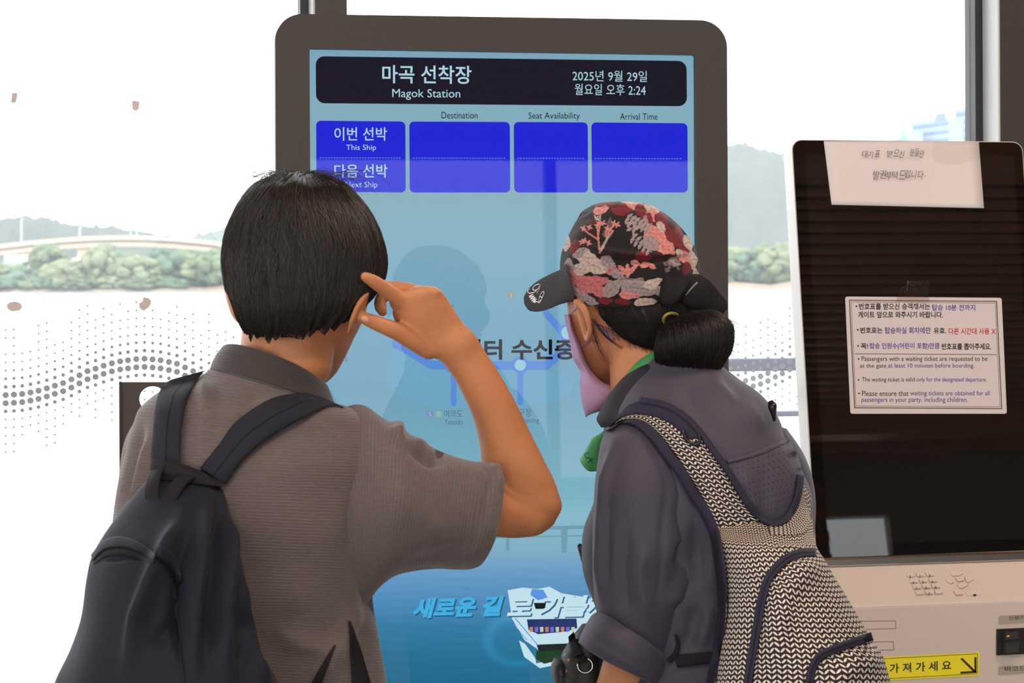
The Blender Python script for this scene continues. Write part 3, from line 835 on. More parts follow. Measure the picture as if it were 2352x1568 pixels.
BADGES = [emit('badge_orange', lin((160, 150, 130))), emit('badge_violet', lin((126, 140, 196))), emit('badge_olive', lin((134, 176, 170)))]
for (bx_, by_), s, mt in (((1173, 678), '3', BADGES[0]), ((988, 951), '5', BADGES[1]), ((1007, 951), '9', BADGES[2])):
    g = Geo(); disc(g, (bx_, by_), 8, .0009, 0); text_geo(g, s, KS, (bx_ - 3, by_ - 5, bx_ + 3, by_ + 5), .0012, 1); g.obj('line_badge', [mt, E_stop], screen)
for yy, a, b_ in ((555, 890, 1300), (646, 1160, 1290), (1043, 1180, 1380), (1142, 1230, 1380)):
    g = Geo(); g.face(on(KS, [(a, yy), (b_, yy + 3), (b_, yy + 4.2), (a, yy + 1.2)], .0006)); g.obj('panel_line', E_faint, screen)
# pictured ferry
g = Geo()
def pf(pts, mi, off): g.face(on(KS, pts, off), mi)
pf([(1105, 1212), (1420, 1204), (1420, 1212), (1105, 1220)], 0, .0007)
for x, y0, y1, w in ((1166, 1216, 1264, 5), (1296, 1212, 1270, 8)): pf([(x - w, y0), (x + w, y0 - 1), (x + w * .7, y1), (x - w * .7, y1)], 0, .0007)
pf([(1110, 1234), (1420, 1226), (1420, 1229), (1110, 1237)], 0, .0008)
pf([(1166, 1355), (1200, 1349), (1235, 1352), (1262, 1347), (1290, 1362), (1350, 1372), (1400, 1400), (1400, 1470), (1330, 1480), (1240, 1494), (1205, 1470), (1176, 1420)], 1, .0009)     # hull and roofs
pf([(1210, 1422), (1324, 1420), (1326, 1442), (1300, 1450), (1236, 1456), (1214, 1446)], 2, .0012)
for k in range(9): pf([(1216 + k * 12, 1440), (1224 + k * 12, 1439), (1224 + k * 12, 1450), (1217 + k * 12, 1451)], 5 + k % 3, .0014)
pf([(1222, 1352), (1248, 1354), (1258, 1372), (1236, 1378), (1218, 1366)], 3, .0011); pf([(1226, 1384), (1254, 1384), (1252, 1398), (1230, 1398)], 4, .0012)
pf([(1232, 1480), (1280, 1478), (1340, 1476), (1340, 1490), (1238, 1496)], 4, .0013); pf([(1232, 1494), (1340, 1488), (1340, 1500), (1300, 1512), (1250, 1524), (1230, 1512)], 9, .0012)
pf([(1192, 1470), (1206, 1478), (1230, 1512), (1232, 1528), (1204, 1508), (1198, 1490)], 1, .001); pf([(1226, 1524), (1300, 1510), (1300, 1522), (1240, 1534)], 1, .001)
for a, b_, c_ in (((1184, 1420), (1236, 1482), 2.2), ((1180, 1432), (1210, 1470), 1.6)): band(g, [a, b_], c_, .0013, 3)
g.obj('ferry_picture', [E_bridge, E_white, E_deckc, emit('screen_ferry_blue', lin((90, 150, 226))), E_hulld, emit('screen_orange_spot', lin((196, 130, 90))), emit('screen_violet_spot', lin((110, 110, 220))), emit('screen_cream_spot', lin((200, 200, 170))), E_cyan, E_green], screen)
for s, bx, mt in (('새로운 길', (948, 1373, 1158, 1420), E_cyan), ('로 가볼까', (1164, 1370, 1408, 1420), E_white)):
    g = Geo(); text_geo(g, s, KS, (bx[0] + 3, bx[1] + 3, bx[2] + 3, bx[3] + 3), .0016, 1, dy=-6, shear=.25, bold=.045); text_geo(g, s, KS, bx, .0020, 0, dy=-6, shear=.25, bold=.045)
    g.obj('slogan', [mt, E_shadow], screen)
g = Geo(); g.face(on(KS, SCR, .004)); g.obj('cover_glass', M_screen_glass, ks)

# ================================================================ ticket machine
TT = math.atan(.1645)
F0 = P(2120, 1270, 3.86)              # a point on the lower edge of its leaning front
FT = Plane(F0, (0, -math.cos(TT), math.sin(TT)))
ft_up = np.array([0, math.sin(TT), math.cos(TT)])
tm = empty('ticket_machine', (FT.at(2200, 1270)[0], F0[1] + .12, 0), 'beige ticket machine with a dark leaning touch screen and notices stuck on it', 'ticket machine')
M_beige = mat('beige_plastic', lin((204, 190, 180)), .5, noise=.03, nscale=300)
M_chrome = mat('chrome_strip', lin((200, 196, 190)), .15, metal=1)
M_rim = mat('pale_rim', lin((214, 204, 196)), .25)
out = rrect([(1820, 322), (2347, 327), (2404, 1262), (1876, 1281)], 22, 8)
g = Geo(); g.prism([p - FT.n * .004 for p in on(FT, out)], -FT.n * .05); g.obj('housing', M_white_shell, tm)
o2 = rrect([(1818, 320), (2349, 325), (2406, 1264), (1874, 1283)], 23, 8)
g = Geo(); g.prism([p - FT.n * .0015 for p in on(FT, o2)], -FT.n * .004); g.obj('rim', M_rim, tm)
g = Geo(); g.face(on(FT, out, .0005), 0)
g.face(on(FT, [(1848, 354), (2328, 357), (2385, 1236), (1903, 1252)], .0009), 1)
g.obj('screen', [mat('screen_border_black', lin((12, 11, 11)), .8, .0), mat('screen_off', lin((26, 23, 22)), .8, .0)], tm)
g = Geo(); g.face(on(FT, out, .0016)); g.obj('cover_glass', M_dark_glass, tm)
# body under the screen: chrome edge, sloping keypad ledge, upright front panel
a = FT.at(1876, 1283); b_ = FT.at(2406, 1264)
xl, xr = a[0] - .01, b_[0] + .02
yb = F0[1]; zb = a[2]
g = Geo(); g.box((xl, yb - .012, zb - .014), (xr, yb + .006, zb + .002)); g.obj('chrome_strip', M_chrome, tm, bevel=.003)
zl = P(2120, 1388, 3.78)[2]; yl = yb - .075
LP = Plane((xl, yl, zl), np.cross(np.array([1.0, 0, 0]), np.array([0, yb - yl, zb - .012 - zl])))
if LP.n[1] > 0: LP.n = -LP.n
g = Geo(); x_ = [(xl, yl, 0), (xl, yl, zl), (xl, yb - .006, zb - .012), (xl, yb + .3, zb - .012), (xl, yb + .3, 0)]
g.prism(x_, (xr - xl, 0, 0)); g.obj('cabinet', M_beige, tm, bevel=.004)
BP = Plane((0, yl, 0), (0, -1, 0))
M_key = mat('keycap_plastic', lin((208, 192, 182)), .45); M_ink = mat('dark_ink', lin((48, 40, 38)), .6); M_plate = mat('grey_label_plate', lin((176, 166, 152)), .35, metal=.3)
g = Geo(); g.prism(on(LP, [(2083, 1303), (2205, 1299), (2208, 1308), (2087, 1313)], .0005), LP.n * .001, 0)
text_geo(g, '시각장애인용 키패드', LP, (2099, 1302.5, 2193, 1311), .0018, 1, dy=-3); g.obj('keypad_label', [M_plate, M_ink], tm)
def key(geo, x, y, w, h, sk, mi=0): geo.prism(on(LP, rrect([(x, y), (x + w, y - .8), (x + w + sk, y + h - .8), (x + sk, y + h)], 1.6, 3), .0003), LP.n * .005, mi)
names = ['1', '2', '3', '4', '5', '6', '7', '8', '9', '', '0', '']
for k, s in enumerate(names):
    r_, c_ = divmod(k, 3); x = 2080 + c_ * 22 + r_ * 7; y = 1319.5 + r_ * 13.3 - c_ * 1.0
    g = Geo(); key(g, x, y, 18, 9, 3)
    if s: text_geo(g, s, LP, (x + (9.8 if s == '1' else 8.5), y + 1.2, x + (11.6 if s == '1' else 13), y + 7.5), .0056, 1)
    g.obj('key', [M_key, M_ink], tm)
for q in ([(2183, 1318), (2206, 1316), (2211, 1320), (2203, 1325), (2187, 1326), (2182, 1321)], [(2172, 1334), (2183, 1327), (2190, 1341), (2182, 1343), (2174, 1339)], [(2193, 1329), (2211, 1328), (2214, 1337), (2198, 1339)], [(2214, 1328), (2222, 1325), (2234, 1334), (2226, 1340), (2219, 1340)], [(2196, 1345), (2218, 1342), (2223, 1346), (2210, 1354), (2202, 1352)], [(2189, 1359), (2207, 1358), (2211, 1368), (2194, 1369)]):
    g = Geo(); g.prism(on(LP, q, .0003), LP.n * .005); g.obj('arrow_key', M_key, tm)
g = Geo(); g.prism(on(LP, [(2217, 1359), (2250, 1357), (2254, 1367), (2221, 1369)], .0003), LP.n * .0015); c0 = [(2239 + 4 * math.cos(t), 1366 + 2.2 * math.sin(t)) for t in np.linspace(0, 6.28, 13)[:-1]]; g.face(on(LP, c0, .0022), 1); g.obj('audio_socket', [M_key, M_black], tm)
# recessed outlines, yellow sticker, card slot, label plates
M_line = mat('panel_groove', lin((120, 108, 98)), .6)
for q in ([(1930, 1427), (2057, 1425), (2058, 1443), (1930, 1446)], [(1930, 1475), (2052, 1473), (2053, 1492), (1930, 1495)]):
    g = Geo()
    for (p0, p1) in zip(q, q[1:] + q[:1]):
        d = np.array(p1, float) - p0; d /= np.linalg.norm(d); nn_ = np.array([-d[1], d[0]]) * .6
        g.face(on(BP, [np.array(p0) - nn_, np.array(p1) - nn_, np.array(p1) + nn_, np.array(p0) + nn_], .0005))
    g.obj('slot_outline', M_line, tm)
M_yel = mat('yellow_sticker', lin((236, 222, 30)), .35)
g = Geo(); g.prism(on(BP, [(1860, 1517), (2249, 1497), (2249, 1551), (1860, 1571)], .0004), (0, -.0006, 0), 0)
def frame_lines(pts, w, off, mi):
    for (p0, p1) in zip(pts, pts[1:] + pts[:1]):
        d = np.array(p1, float) - p0; d /= np.linalg.norm(d); nn_ = np.array([-d[1], d[0]]) * w / 2
        g.face(on(BP, [np.array(p0) - nn_, np.array(p1) - nn_, np.array(p1) + nn_, np.array(p0) + nn_], off), mi)
frame_lines([(1864, 1521), (2245, 1501), (2245, 1547), (1864, 1567)], 1.2, .0012, 1)
text_geo(g, '가 져 가 세 요', BP, (2043, 1524, 2185, 1546), .0012, 1, dy=-8, bold=.02); text_geo(g, '번호표를', BP, (1880, 1532, 2020, 1556), .0012, 1, dy=-8, bold=.02)
for q in ([(2206, 1513), (2210, 1510), (2241, 1540), (2236, 1543)], [(2238, 1509), (2243, 1509), (2243, 1544), (2238, 1544)], [(2206, 1542), (2243, 1540), (2243, 1545), (2206, 1547)]): g.face(on(BP, q, .0012), 1)
g.obj('yellow_sticker', [M_yel, M_ink], tm)
for q, s, bx in (([(2294, 1414), (2420, 1407), (2420, 1424), (2294, 1432)], '신용카드 투입구', (2317, 1414, 2412, 1424)), ([(2293, 1531), (2420, 1524), (2420, 1540), (2293, 1549)], '바코드/탁승권', (2308, 1530, 2412, 1542))):
    g = Geo(); g.prism(on(BP, rrect(q, 3, 3), .0004), (0, -.001, 0), 0); text_geo(g, s, BP, bx, .002, 1, dy=-4); g.obj('slot_label', [M_plate, M_ink], tm)
g = Geo(); fr_ = [(2288, 1444), (2420, 1438), (2420, 1497), (2288, 1504)]
g.prism(on(BP, fr_, .0004), (0, -.004, 0), 0); g.prism(on(BP, [(2304, 1450), (2332, 1448), (2334, 1494), (2304, 1497)], .0045), (0, -.012, 0), 1)
g.prism(on(BP, [(2306, 1470), (2340, 1467), (2340, 1471), (2306, 1474)], .0165), (0, -.004, 0), 0); g.prism(on(BP, [(2312, 1459), (2318, 1458), (2318, 1461), (2312, 1462)], .0165), (0, -.002, 0), 2)
g.obj('card_slot', [M_black, mat('smoky_plastic', lin((60, 56, 52)), .2), mat('amber_light', (.9, .45, .05), .3)], tm)

# ---- papers on it (each stands off the glass by its own thickness)
M_paper = mat('white_paper', lin((216, 206, 205)), .8)
g = Geo(); n = 14; top_ = [(1892, 324), (2248, 325)]; bot_ = [(1910, 470), (2260, 478)]
v = []
for j in range(n + 1):
    for i in range(n + 1):
        a_, t_ = i / n, j / n
        x = (top_[0][0] * (1 - a_) + top_[1][0] * a_) * (1 - t_) + (bot_[0][0] * (1 - a_) + bot_[1][0] * a_) * t_
        y = (top_[0][1] * (1 - a_) + top_[1][1] * a_) * (1 - t_) + (bot_[0][1] * (1 - a_) + bot_[1][1] * a_) * t_
        v.append(FT.at(x, y, .002 + .006 * t_ * t_ + .0015 * math.sin(a_ * 5 + t_ * 2)))
pp = mesh_obj('paper_note', v, [(j * (n + 1) + i, j * (n + 1) + i + 1, (j + 1) * (n + 1) + i + 1, (j + 1) * (n + 1) + i) for j in range(n) for i in range(n)], M_paper)
md = pp.modifiers.new('thickness', 'SOLIDIFY'); md.thickness = .0003
tag(pp, 'blank-bottomed white paper with a handwritten note, over the top of the ticket machine', 'paper')
M_pen = mat('pen_ink', lin((52, 40, 40)), .6)
hr = random.Random(3)
for line in ((('대기표', (1981, 345, 2022, 361)), ('받으신', (2038, 344, 2079, 360)), ('분들만', (2090, 342, 2124, 359))), (('발권부탁드립니다', (2006, 392, 2122, 411)),)):
    g = Geo()
    for s, bx in line:
        cw = (bx[2] - bx[0]) / len(s)
        for k, ch in enumerate(s):
            x0 = bx[0] + k * cw + hr.uniform(-.8, .8); yy = hr.uniform(-1.6, 1.8)
            text_geo(g, ch, FT, (x0, bx[1] + yy, x0 + cw * hr.uniform(.82, 1.0), bx[3] + yy + hr.uniform(-1, 1.5)), .0085, dy=hr.uniform(-1.5, 1.5), shear=hr.uniform(.0, .25), bold=-.008)
    if len(line) == 1: text_geo(g, '.', FT, (2123, 404, 2125, 406), .0085)
    g.obj('handwriting', M_pen, pp)
M_lam = mat('laminated_sheet', lin((212, 202, 201)), .3, coat=.4)
ln = empty('laminated_notice', FT.at(2128, 950, .003), 'laminated white notice of printed boarding rules taped on the ticket machine screen', 'notice')
g = Geo(); g.prism(on(FT, rrect([(1941, 681), (2300, 684), (2312, 950), (1953, 950)], 5, 4), .0022), FT.n * .0012); g.obj('sheet', M_lam, ln)
g = Geo()
def fl(pts, w, off):
    for (p0, p1) in zip(pts, pts[1:] + pts[:1]):
        d = np.array(p1, float) - p0; d /= np.linalg.norm(d); nn_ = np.array([-d[1], d[0]]) * w / 2
        g.face(on(FT, [np.array(p0) - nn_ - d * w / 2, np.array(p1) - nn_ + d * w / 2, np.array(p1) + nn_ + d * w / 2, np.array(p0) + nn_ - d * w / 2], off))
fl([(1951, 689), (2289, 692), (2301, 938), (1963, 936)], 1.8, .0038); fl([(1955, 693), (2286, 696), (2297, 934), (1966, 932)], .8, .0038)
g.face(on(FT, [(1964, 811.5), (2289, 813.5), (2289, 814.7), (1964, 812.7)], .0038)); g.obj('border', M_ink, ln)
K_ = lin((34, 30, 34)); M_tb = mat('print_black', K_, .5); M_tblue = mat('print_blue', lin((62, 66, 150)), .5); M_tred = mat('print_red', lin((196, 30, 40)), .5)
g = Geo()
for s, bx, mi, bd in (('번호표를 받으신 승객께서는', (1973, 696, 2136, 711), 0, .02), ('탑승 10분 전까지', (2141, 699, 2240, 713), 1, .012), ('게이트 앞으로 와주시기 바랍니다.', (1971, 715, 2166, 730), 0, .02),
                      ('번호표는', (1976, 751, 2027, 765), 0, .02), ('탑승하실 회차에만', (2033, 751, 2138, 766), 1, .012), ('유효.', (2145, 752, 2173, 766), 0, .02), ('다른 시간대 사용 X', (2179, 753, 2287, 768), 2, .012),
                      ('꼭!', (1977, 788, 1994, 801), 0, .02), ('탑승 인원수(어린이 포함)만큼', (1998, 787, 2158, 803), 1, .012), ('번호표를 뽑아주세요.', (2163, 788, 2277, 803), 0, .02),
                      ('Passengers with a waiting ticket are requested to be', (1979, 818, 2268, 832), 0, 0), ('at the gate', (1975, 835, 2036, 847), 0, 0), ('at least 10 minutes before boarding.', (2040, 834, 2238, 847), 1, 0),
                      ('The waiting ticket is valid', (1980, 866, 2101, 879), 0, 0), ('only for the designated departure.', (2105, 866, 2266, 879), 1, 0),
                      ('Please ensure that', (1980, 897, 2087, 909), 0, 0), ('waiting tickets are obtained for all', (2091, 897, 2273, 911), 1, 0), ('passengers in your party, including children.', (1979, 912, 2223, 926), 1, 0)):
    text_geo(g, s, FT, bx, .0039, mi, bold=bd, dy=0)
for x, y in ((1967, 703), (1970, 757), (1971, 794), (1972, 824), (1972, 872), (1973, 903)): g.face(on(FT, [(x + 2 * math.cos(t), y + 2 * math.sin(t)) for t in np.linspace(0, 6.28, 11)[:-1]], .0039), 0)
g.obj('lettering', [M_tb, M_tblue, M_tred], ln)
M_clear = glass('clear_tape', 1.6, (.86, .82, .78), .2)
g = Geo(); vv = []
for j in range(8):
    for i in range(10):
        x = 2058 + 76 * i / 9 + (14 * (1 - j / 7) if i < 3 else 0); y = 645 + 48 * j / 7 + (10 if i < 2 and j < 2 else 0)
        vv.append(FT.at(x, y, .004 + .0012 * abs(math.sin(i * .9 + j * .5)) * (1 - j / 7)))
g.add(vv, [(j * 10 + i, j * 10 + i + 1, (j + 1) * 10 + i + 1, (j + 1) * 10 + i) for j in range(7) for i in range(9)]); g.obj('tape', M_clear, ln)
# ================================================================ cloth and skin materials
def skin_mat(name, base, dark, red):
    m = mat(name, base, .5, .35, sss=.12, bump=.3, bscale=300)
    nt = m.node_tree; x = NX(nt); b = nt.nodes['Principled BSDF']
    n1 = x.noise(9, 4); n2 = x.noise(75, 2); n3 = x.noise(38, 3)
    c = x.mix(x.m('MULTIPLY', n1, .8), base, red)
    sp = x.m('MULTIPLY', x.m('GREATER_THAN', n2, .70), .22)
    c = x.mix(sp, c, dark)
    c = x.mix(x.m('MULTIPLY', x.m('SUBTRACT', n3, .45), .6), c, dark)
    nt.links.new(c, b.inputs['Base Color'])
    return m
M_skin = skin_mat('tanned_skin', lin((192, 131, 88)), lin((142, 90, 58)), lin((194, 120, 80)))
M_skin2 = skin_mat('light_tan_skin', lin((200, 142, 100)), lin((150, 100, 68)), lin((198, 128, 92)))
M_nail = mat('fingernail', lin((204, 142, 116)), .35)
def knit_mat(name, c0, c1, pitch, amp=.5):
    m = mat(name, c0, .85, .2, sheen=.25)
    nt = m.node_tree; x = NX(nt); b = nt.nodes['Principled BSDF']
    u, v = x.uv()
    wob = x.m('MULTIPLY', x.m('SUBTRACT', x.noise(30, 3), .5), .0022)
    s = x.m('SINE', x.m('MULTIPLY', x.m('ADD', v, wob), 2 * math.pi / pitch))
    fine = x.noise(160, 4, stretch=(1, 1, 5)); streak = x.noise(420, 2, stretch=(.25, .25, 1))
    k = x.m('ADD', x.m('MULTIPLY', s, .09), x.m('ADD', x.m('MULTIPLY', fine, .6), x.m('MULTIPLY', streak, .55)))
    nt.links.new(x.mix(x.m('MULTIPLY', k, amp * 1.6), c0, c1), b.inputs['Base Color'])
    bp = nt.nodes.new('ShaderNodeBump'); bp.inputs['Strength'].default_value = .3; bp.inputs['Distance'].default_value = .0006
    nt.links.new(s, bp.inputs['Height']); nt.links.new(bp.outputs['Normal'], b.inputs['Normal'])
    return m
M_shirt = knit_mat('brown_grey_knit', lin((74, 65, 64)), lin((117, 103, 100)), .0040)
M_collar = knit_mat('dark_collar_knit', lin((54, 48, 47)), lin((72, 65, 63)), .0030, .4)
M_navy = mat('navy_nylon', lin((27, 29, 39)), .72, .16, noise=.12, nscale=700, bump=.35, bscale=60, sheen=.03)
M_navy_dark = mat('black_webbing', lin((30, 29, 32)), .8, .2, noise=.2, nscale=900)
M_navy_strap = mat('navy_strap_padding', lin((34, 36, 44)), .8, .2, noise=.15, nscale=1200, bump=.3, bscale=1500)
M_trouser = mat('dark_trousers', lin((52, 52, 58)), .85, .2)
M_shoe = mat('dark_shoes', lin((40, 38, 38)), .6)

def hair_mat(name, root, tip):
    m = mat(name, root, .42, .5)
    nt = m.node_tree; x = NX(nt); b = nt.nodes['Principled BSDF']
    nt.links.new(x.mix(x.noise(220, 2), root, tip), b.inputs['Base Color'])
    return m
M_hair = hair_mat('dark_brown_hair', lin((18, 15, 13)), lin((44, 36, 31)))
M_hair_w = hair_mat('black_hair', lin((20, 17, 17)), lin((46, 38, 35)))

def strands(name, paths, r0, mt, parent, taper=.25):
    """paths: (n, k, 3) polylines -> slim three-sided strands in one mesh"""
    n, k, _ = paths.shape
    T = np.gradient(paths, axis=1); T /= np.maximum(np.linalg.norm(T, axis=2, keepdims=True), 1e-9)
    ref = np.array([.31, .77, .55]); A = np.cross(T, ref); A /= np.maximum(np.linalg.norm(A, axis=2, keepdims=True), 1e-9); B = np.cross(T, A)
    rr = r0 * (1 - (1 - taper) * np.linspace(0, 1, k) ** 2)[None, :, None] * (0.7 + .6 * RNG.random((n, 1, 1)))
    V = np.stack([paths + rr * (math.cos(a) * A + math.sin(a) * B) for a in (0, 2.094, 4.189)], 2)     # n,k,3,3
    verts = V.reshape(-1, 3)
    base = (np.arange(n)[:, None, None] * k + np.arange(k - 1)[None, :, None]) * 3
    i0 = np.arange(3)[None, None, :]; i1 = (i0 + 1) % 3
    Fq = np.stack([base + i0, base + i1, base + 3 + i1, base + 3 + i0], 3).reshape(-1, 4)
    me = bpy.data.meshes.new(name); me.vertices.add(len(verts)); me.vertices.foreach_set('co', verts.ravel())
    me.loops.add(Fq.size); me.loops.foreach_set('vertex_index', Fq.ravel().astype(np.int32))
    me.polygons.add(len(Fq)); me.polygons.foreach_set('loop_start', np.arange(0, Fq.size, 4, dtype=np.int32))
    me.polygons.foreach_set('use_smooth', np.ones(len(Fq), bool))
    me.materials.append(mt); me.update(calc_edges=True); me.validate()
    return link(name, me, parent)
def surf(G, v, u):                    # sample a grid at fractional row v, fractional turn u
    nv, nu, _ = G.shape
    v = np.clip(v, 0, nv - 1.001); j = np.floor(v).astype(int); fv = (v - j)[..., None]
    w = (u % 1.0) * nu; i = np.floor(w).astype(int) % nu; fu = (w - np.floor(w))[..., None]; i2 = (i + 1) % nu
    return (G[j, i] * (1 - fu) + G[j, i2] * fu) * (1 - fv) + (G[j + 1, i] * (1 - fu) + G[j + 1, i2] * fu) * fv
def hair_paths(G, n, k, length, lift, v_lo=0, v_hi=.8, sway=.03, droop=0, seed=0, u_rng=(0, 1), clump=.5, over=1.04):
    r = np.random.default_rng(seed); N = grid_normals(G); nv = G.shape[0]
    v0 = (v_lo + (v_hi - v_lo) * r.random(n) ** .8) * (nv - 1); u0 = u_rng[0] + (u_rng[1] - u_rng[0]) * r.random(n)
    ln = length * (0.5 + .8 * r.random(n)) * (nv - 1)
    t = np.linspace(0, 1, k)
    ncl = 90; cu = r.random(ncl); cd = r.normal(size=ncl) * sway * clump
    ci = np.argmin(np.abs(u0[:, None] - cu[None]), 1)
    drift = (r.normal(size=n) * sway * (1 - clump) + cd[ci])[:, None] * t[None] ** 1.5
    V = v0[:, None] + ln[:, None] * t[None]; V = np.minimum(V, (nv - 1) * over)
    U = u0[:, None] + drift
    p = surf(G, V, U); nn = surf(N, V, U)
    ex = np.maximum(V - (nv - 1.001), 0)[..., None] / nv          # run past the hem
    down = (surf(G, np.full_like(V, nv - 1.01), U) - surf(G, np.full_like(V, nv - 3.0), U))
    down /= np.maximum(np.linalg.norm(down, axis=2, keepdims=True), 1e-9)
    h = lift * (.25 + r.random((n, 1, 1))) * np.sin(np.pi * np.clip(t * .9 + .08, 0, 1))[None, :, None]
    return p + nn * (h + .0008) + down * ex * .35 - UP * droop * (t ** 2)[None, :, None]

# ================================================================ the man
DM = 2.72
man = empty('person', P(560, 635, 2.70) * np.array([1, 1, 0]), 'person in a brown-grey knit polo shirt, right hand raised to the temple, seen from behind', 'person')
R_ = ring
head = loft_grid([R_(685, 412, 705, 412, 2.71, .01), R_(630, 440, 775, 440, 2.71, .07), R_(570, 500, 838, 500, 2.71, .092), R_(537, 580, 866, 575, 2.71, .10, .105), R_(533, 650, 862, 640, 2.715, .10, .115),
                  R_(541, 710, 848, 690, 2.725, .095, .125), R_(556, 755, 834, 735, 2.735, .085, .13), R_(572, 790, 813, 778, 2.75, .07, .125), R_(610, 828, 792, 822, 2.775, .055, .10), R_(668, 862, 768, 862, 2.80, .03, .07), R_(705, 880, 748, 880, 2.82, .012, .03)], 48, 60)
neck = loft_grid([R_(562, 690, 770, 690, 2.72, .07), R_(557, 740, 768, 740, 2.72, .068), R_(553, 785, 766, 800, 2.715, .066), R_(548, 830, 762, 850, 2.712, .064), R_(548, 880, 740, 890, 2.71, .06), R_(560, 930, 720, 940, 2.70, .055)], 40, 30)
torso_in = loft_grid([R_(480, 905, 780, 930, 2.70, .06), R_(360, 980, 830, 985, 2.70, .085), R_(330, 1080, 820, 1080, 2.70, .10), R_(330, 1300, 800, 1300, 2.71, .11), R_(330, 1560, 800, 1560, 2.73, .11), R_(340, 1750, 800, 1750, 2.74, .12), R_(400, 1850, 740, 1850, 2.74, .1)], 40, 40)
fore = loft_grid([R_(1200, 1224, 1256, 1212, 2.775, .010), R_(1164, 1204, 1283, 1184, 2.778, .032), R_(1122, 1140, 1281, 1125, 2.772, .046), R_(1107, 1072, 1250, 1056, 2.76, .047), R_(1100, 1015, 1216, 988, 2.75, .044), R_(1084, 955, 1184, 922, 2.735, .038), R_(1060, 902, 1147, 857, 2.72, .031), R_(1036, 858, 1112, 803, 2.71, .026), R_(1008, 826, 1092, 770, 2.70, .024), R_(975, 810, 1065, 742, 2.695, .022)], 32, 60)
upper = loft_grid([R_(850, 1260, 900, 1000, 2.665, .05), R_(960, 1245, 985, 1060, 2.69, .056), R_(1060, 1232, 1085, 1080, 2.725, .05), R_(1140, 1233, 1165, 1105, 2.755, .045), R_(1200, 1234, 1235, 1130, 2.775, .042), R_(1250, 1222, 1274, 1165, 2.782, .028), R_(1272, 1205, 1284, 1180, 2.785, .012)], 32, 40)
palm = loft_grid([R_(1006, 826, 1092, 768, 2.70, .022), R_(972, 811, 1066, 745, 2.694, .020), R_(944, 790, 1046, 714, 2.686, .018), R_(926, 757, 1030, 690, 2.678, .017), R_(908, 722, 1015, 668, 2.672, .016), R_(893, 694, 990, 656, 2.668, .014), R_(893, 676, 960, 656, 2.668, .010)], 32, 30)
idx = tube_grid([(930, 700, 2.668), (905, 679, 2.655), (880, 661, 2.641), (856, 645, 2.628), (838, 635, 2.620)], [19, 18, 17, 15.5, 12], 16)
mid = tube_grid([(985, 680, 2.672), (960, 670, 2.675), (925, 660, 2.675), (893, 657, 2.668), (862, 648, 2.655)], [19, 16, 14, 13, 11], 14)
rng_ = tube_grid([(960, 690, 2.685), (915, 680, 2.70), (884, 677, 2.702), (873, 693, 2.695), (875, 708, 2.690), (879, 717, 2.686)], [15, 14, 14, 14.5, 14, 11], 14)
pnk = tube_grid([(990, 715, 2.690), (945, 700, 2.70), (917, 702, 2.70), (912, 718, 2.695), (915, 734, 2.69)], [13, 12, 11, 11.5, 9.5], 14)
tend = [tube_grid([(1000, 672, 2.664), (1030, 715, 2.676), (1058, 752, 2.688), (1070, 775, 2.696)], [5, 6, 6, 4], 8), tube_grid([(972, 676, 2.657), (1000, 712, 2.672), (1035, 760, 2.685)], [6, 6, 4], 8), tube_grid([(935, 700, 2.660), (965, 735, 2.674), (1005, 780, 2.688)], [7, 6, 4], 8), tube_grid([(985, 668, 2.662), (1003, 672, 2.664)], [11, 10], 10), tube_grid([(955, 672, 2.660), (968, 676, 2.661)], [10, 9], 10)]
thb = tube_grid([(985, 800, 2.69), (945, 778, 2.675), (910, 760, 2.662), (880, 748, 2.652), (853, 737, 2.646), (830, 728, 2.640)], [26, 24, 21, 19, 17, 13], 16)
ear = loft_grid([R_(838, 668, 852, 664, 2.652, .006), R_(826, 680, 848, 675, 2.650, .014), R_(815, 704, 842, 699, 2.648, .017), R_(806, 730, 830, 725, 2.650, .015), R_(798, 752, 815, 749, 2.655, .012), R_(794, 768, 806, 765, 2.66, .006)], 20, 20)
helix = tube_grid([(846, 674, 2.635), (832, 686, 2.630), (818, 710, 2.628), (808, 735, 2.632), (801, 758, 2.64)], [5, 6.5, 7, 6.5, 5], 10)
earL = loft_grid([R_(516, 640, 545, 640, 2.70, .010), R_(516, 668, 550, 668, 2.70, .016), R_(523, 700, 555, 700, 2.70, .016), R_(534, 728, 560, 728, 2.70, .012), R_(545, 742, 560, 742, 2.70, .006)], 16, 16)
nose = tube_grid([(800, 655, 2.83), (806, 700, 2.850), (808, 725, 2.862), (800, 740, 2.845)], [10, 15, 20, 14], 12)
lips = tube_grid([(762, 786, 2.868), (780, 784, 2.872), (798, 780, 2.862)], [6, 9, 6], 10)
armL = tube_grid([(385, 1010, 2.73), (350, 1110, 2.76), (340, 1270, 2.80), (400, 1330, 2.90), (520, 1345, 2.98)], [45, 55, 52, 48, 40], 20)
handL = [tube_grid([(520, 1345, 2.98), (570, 1342, 2.99)], [36, 34], 16, flat=.6)] + [tube_grid([(575, 1322 + 14 * k, 2.99), (612 - 3 * (k == 3), 1322 + 14 * k, 3.0), (640 - 9 * (k == 3), 1326 + 14 * k, 2.985)], [9, 8, 6.5], 10) for k in range(4)] + [tube_grid([(545, 1318, 2.975), (575, 1298, 2.965), (600, 1296, 2.96)], [11, 10, 8], 10)]
def leg_grid(px, d, sc=1.0, dz=0):
    s = F / d
    yz = lambda z: HOR + (1.5 - z) * s
    w = lambda m_: m_ * s
    rows = [(.98, .085), (.85, .082), (.68, .07), (.5, .056), (.38, .056), (.2, .043), (.09, .042), (.03, .045)]
    return loft_grid([R_(px - w(r) * sc, yz(z), px + w(r) * sc, yz(z), d + (.02 if z < .6 else 0), r * 1.05 * sc) for z, r in rows], 24, 40)
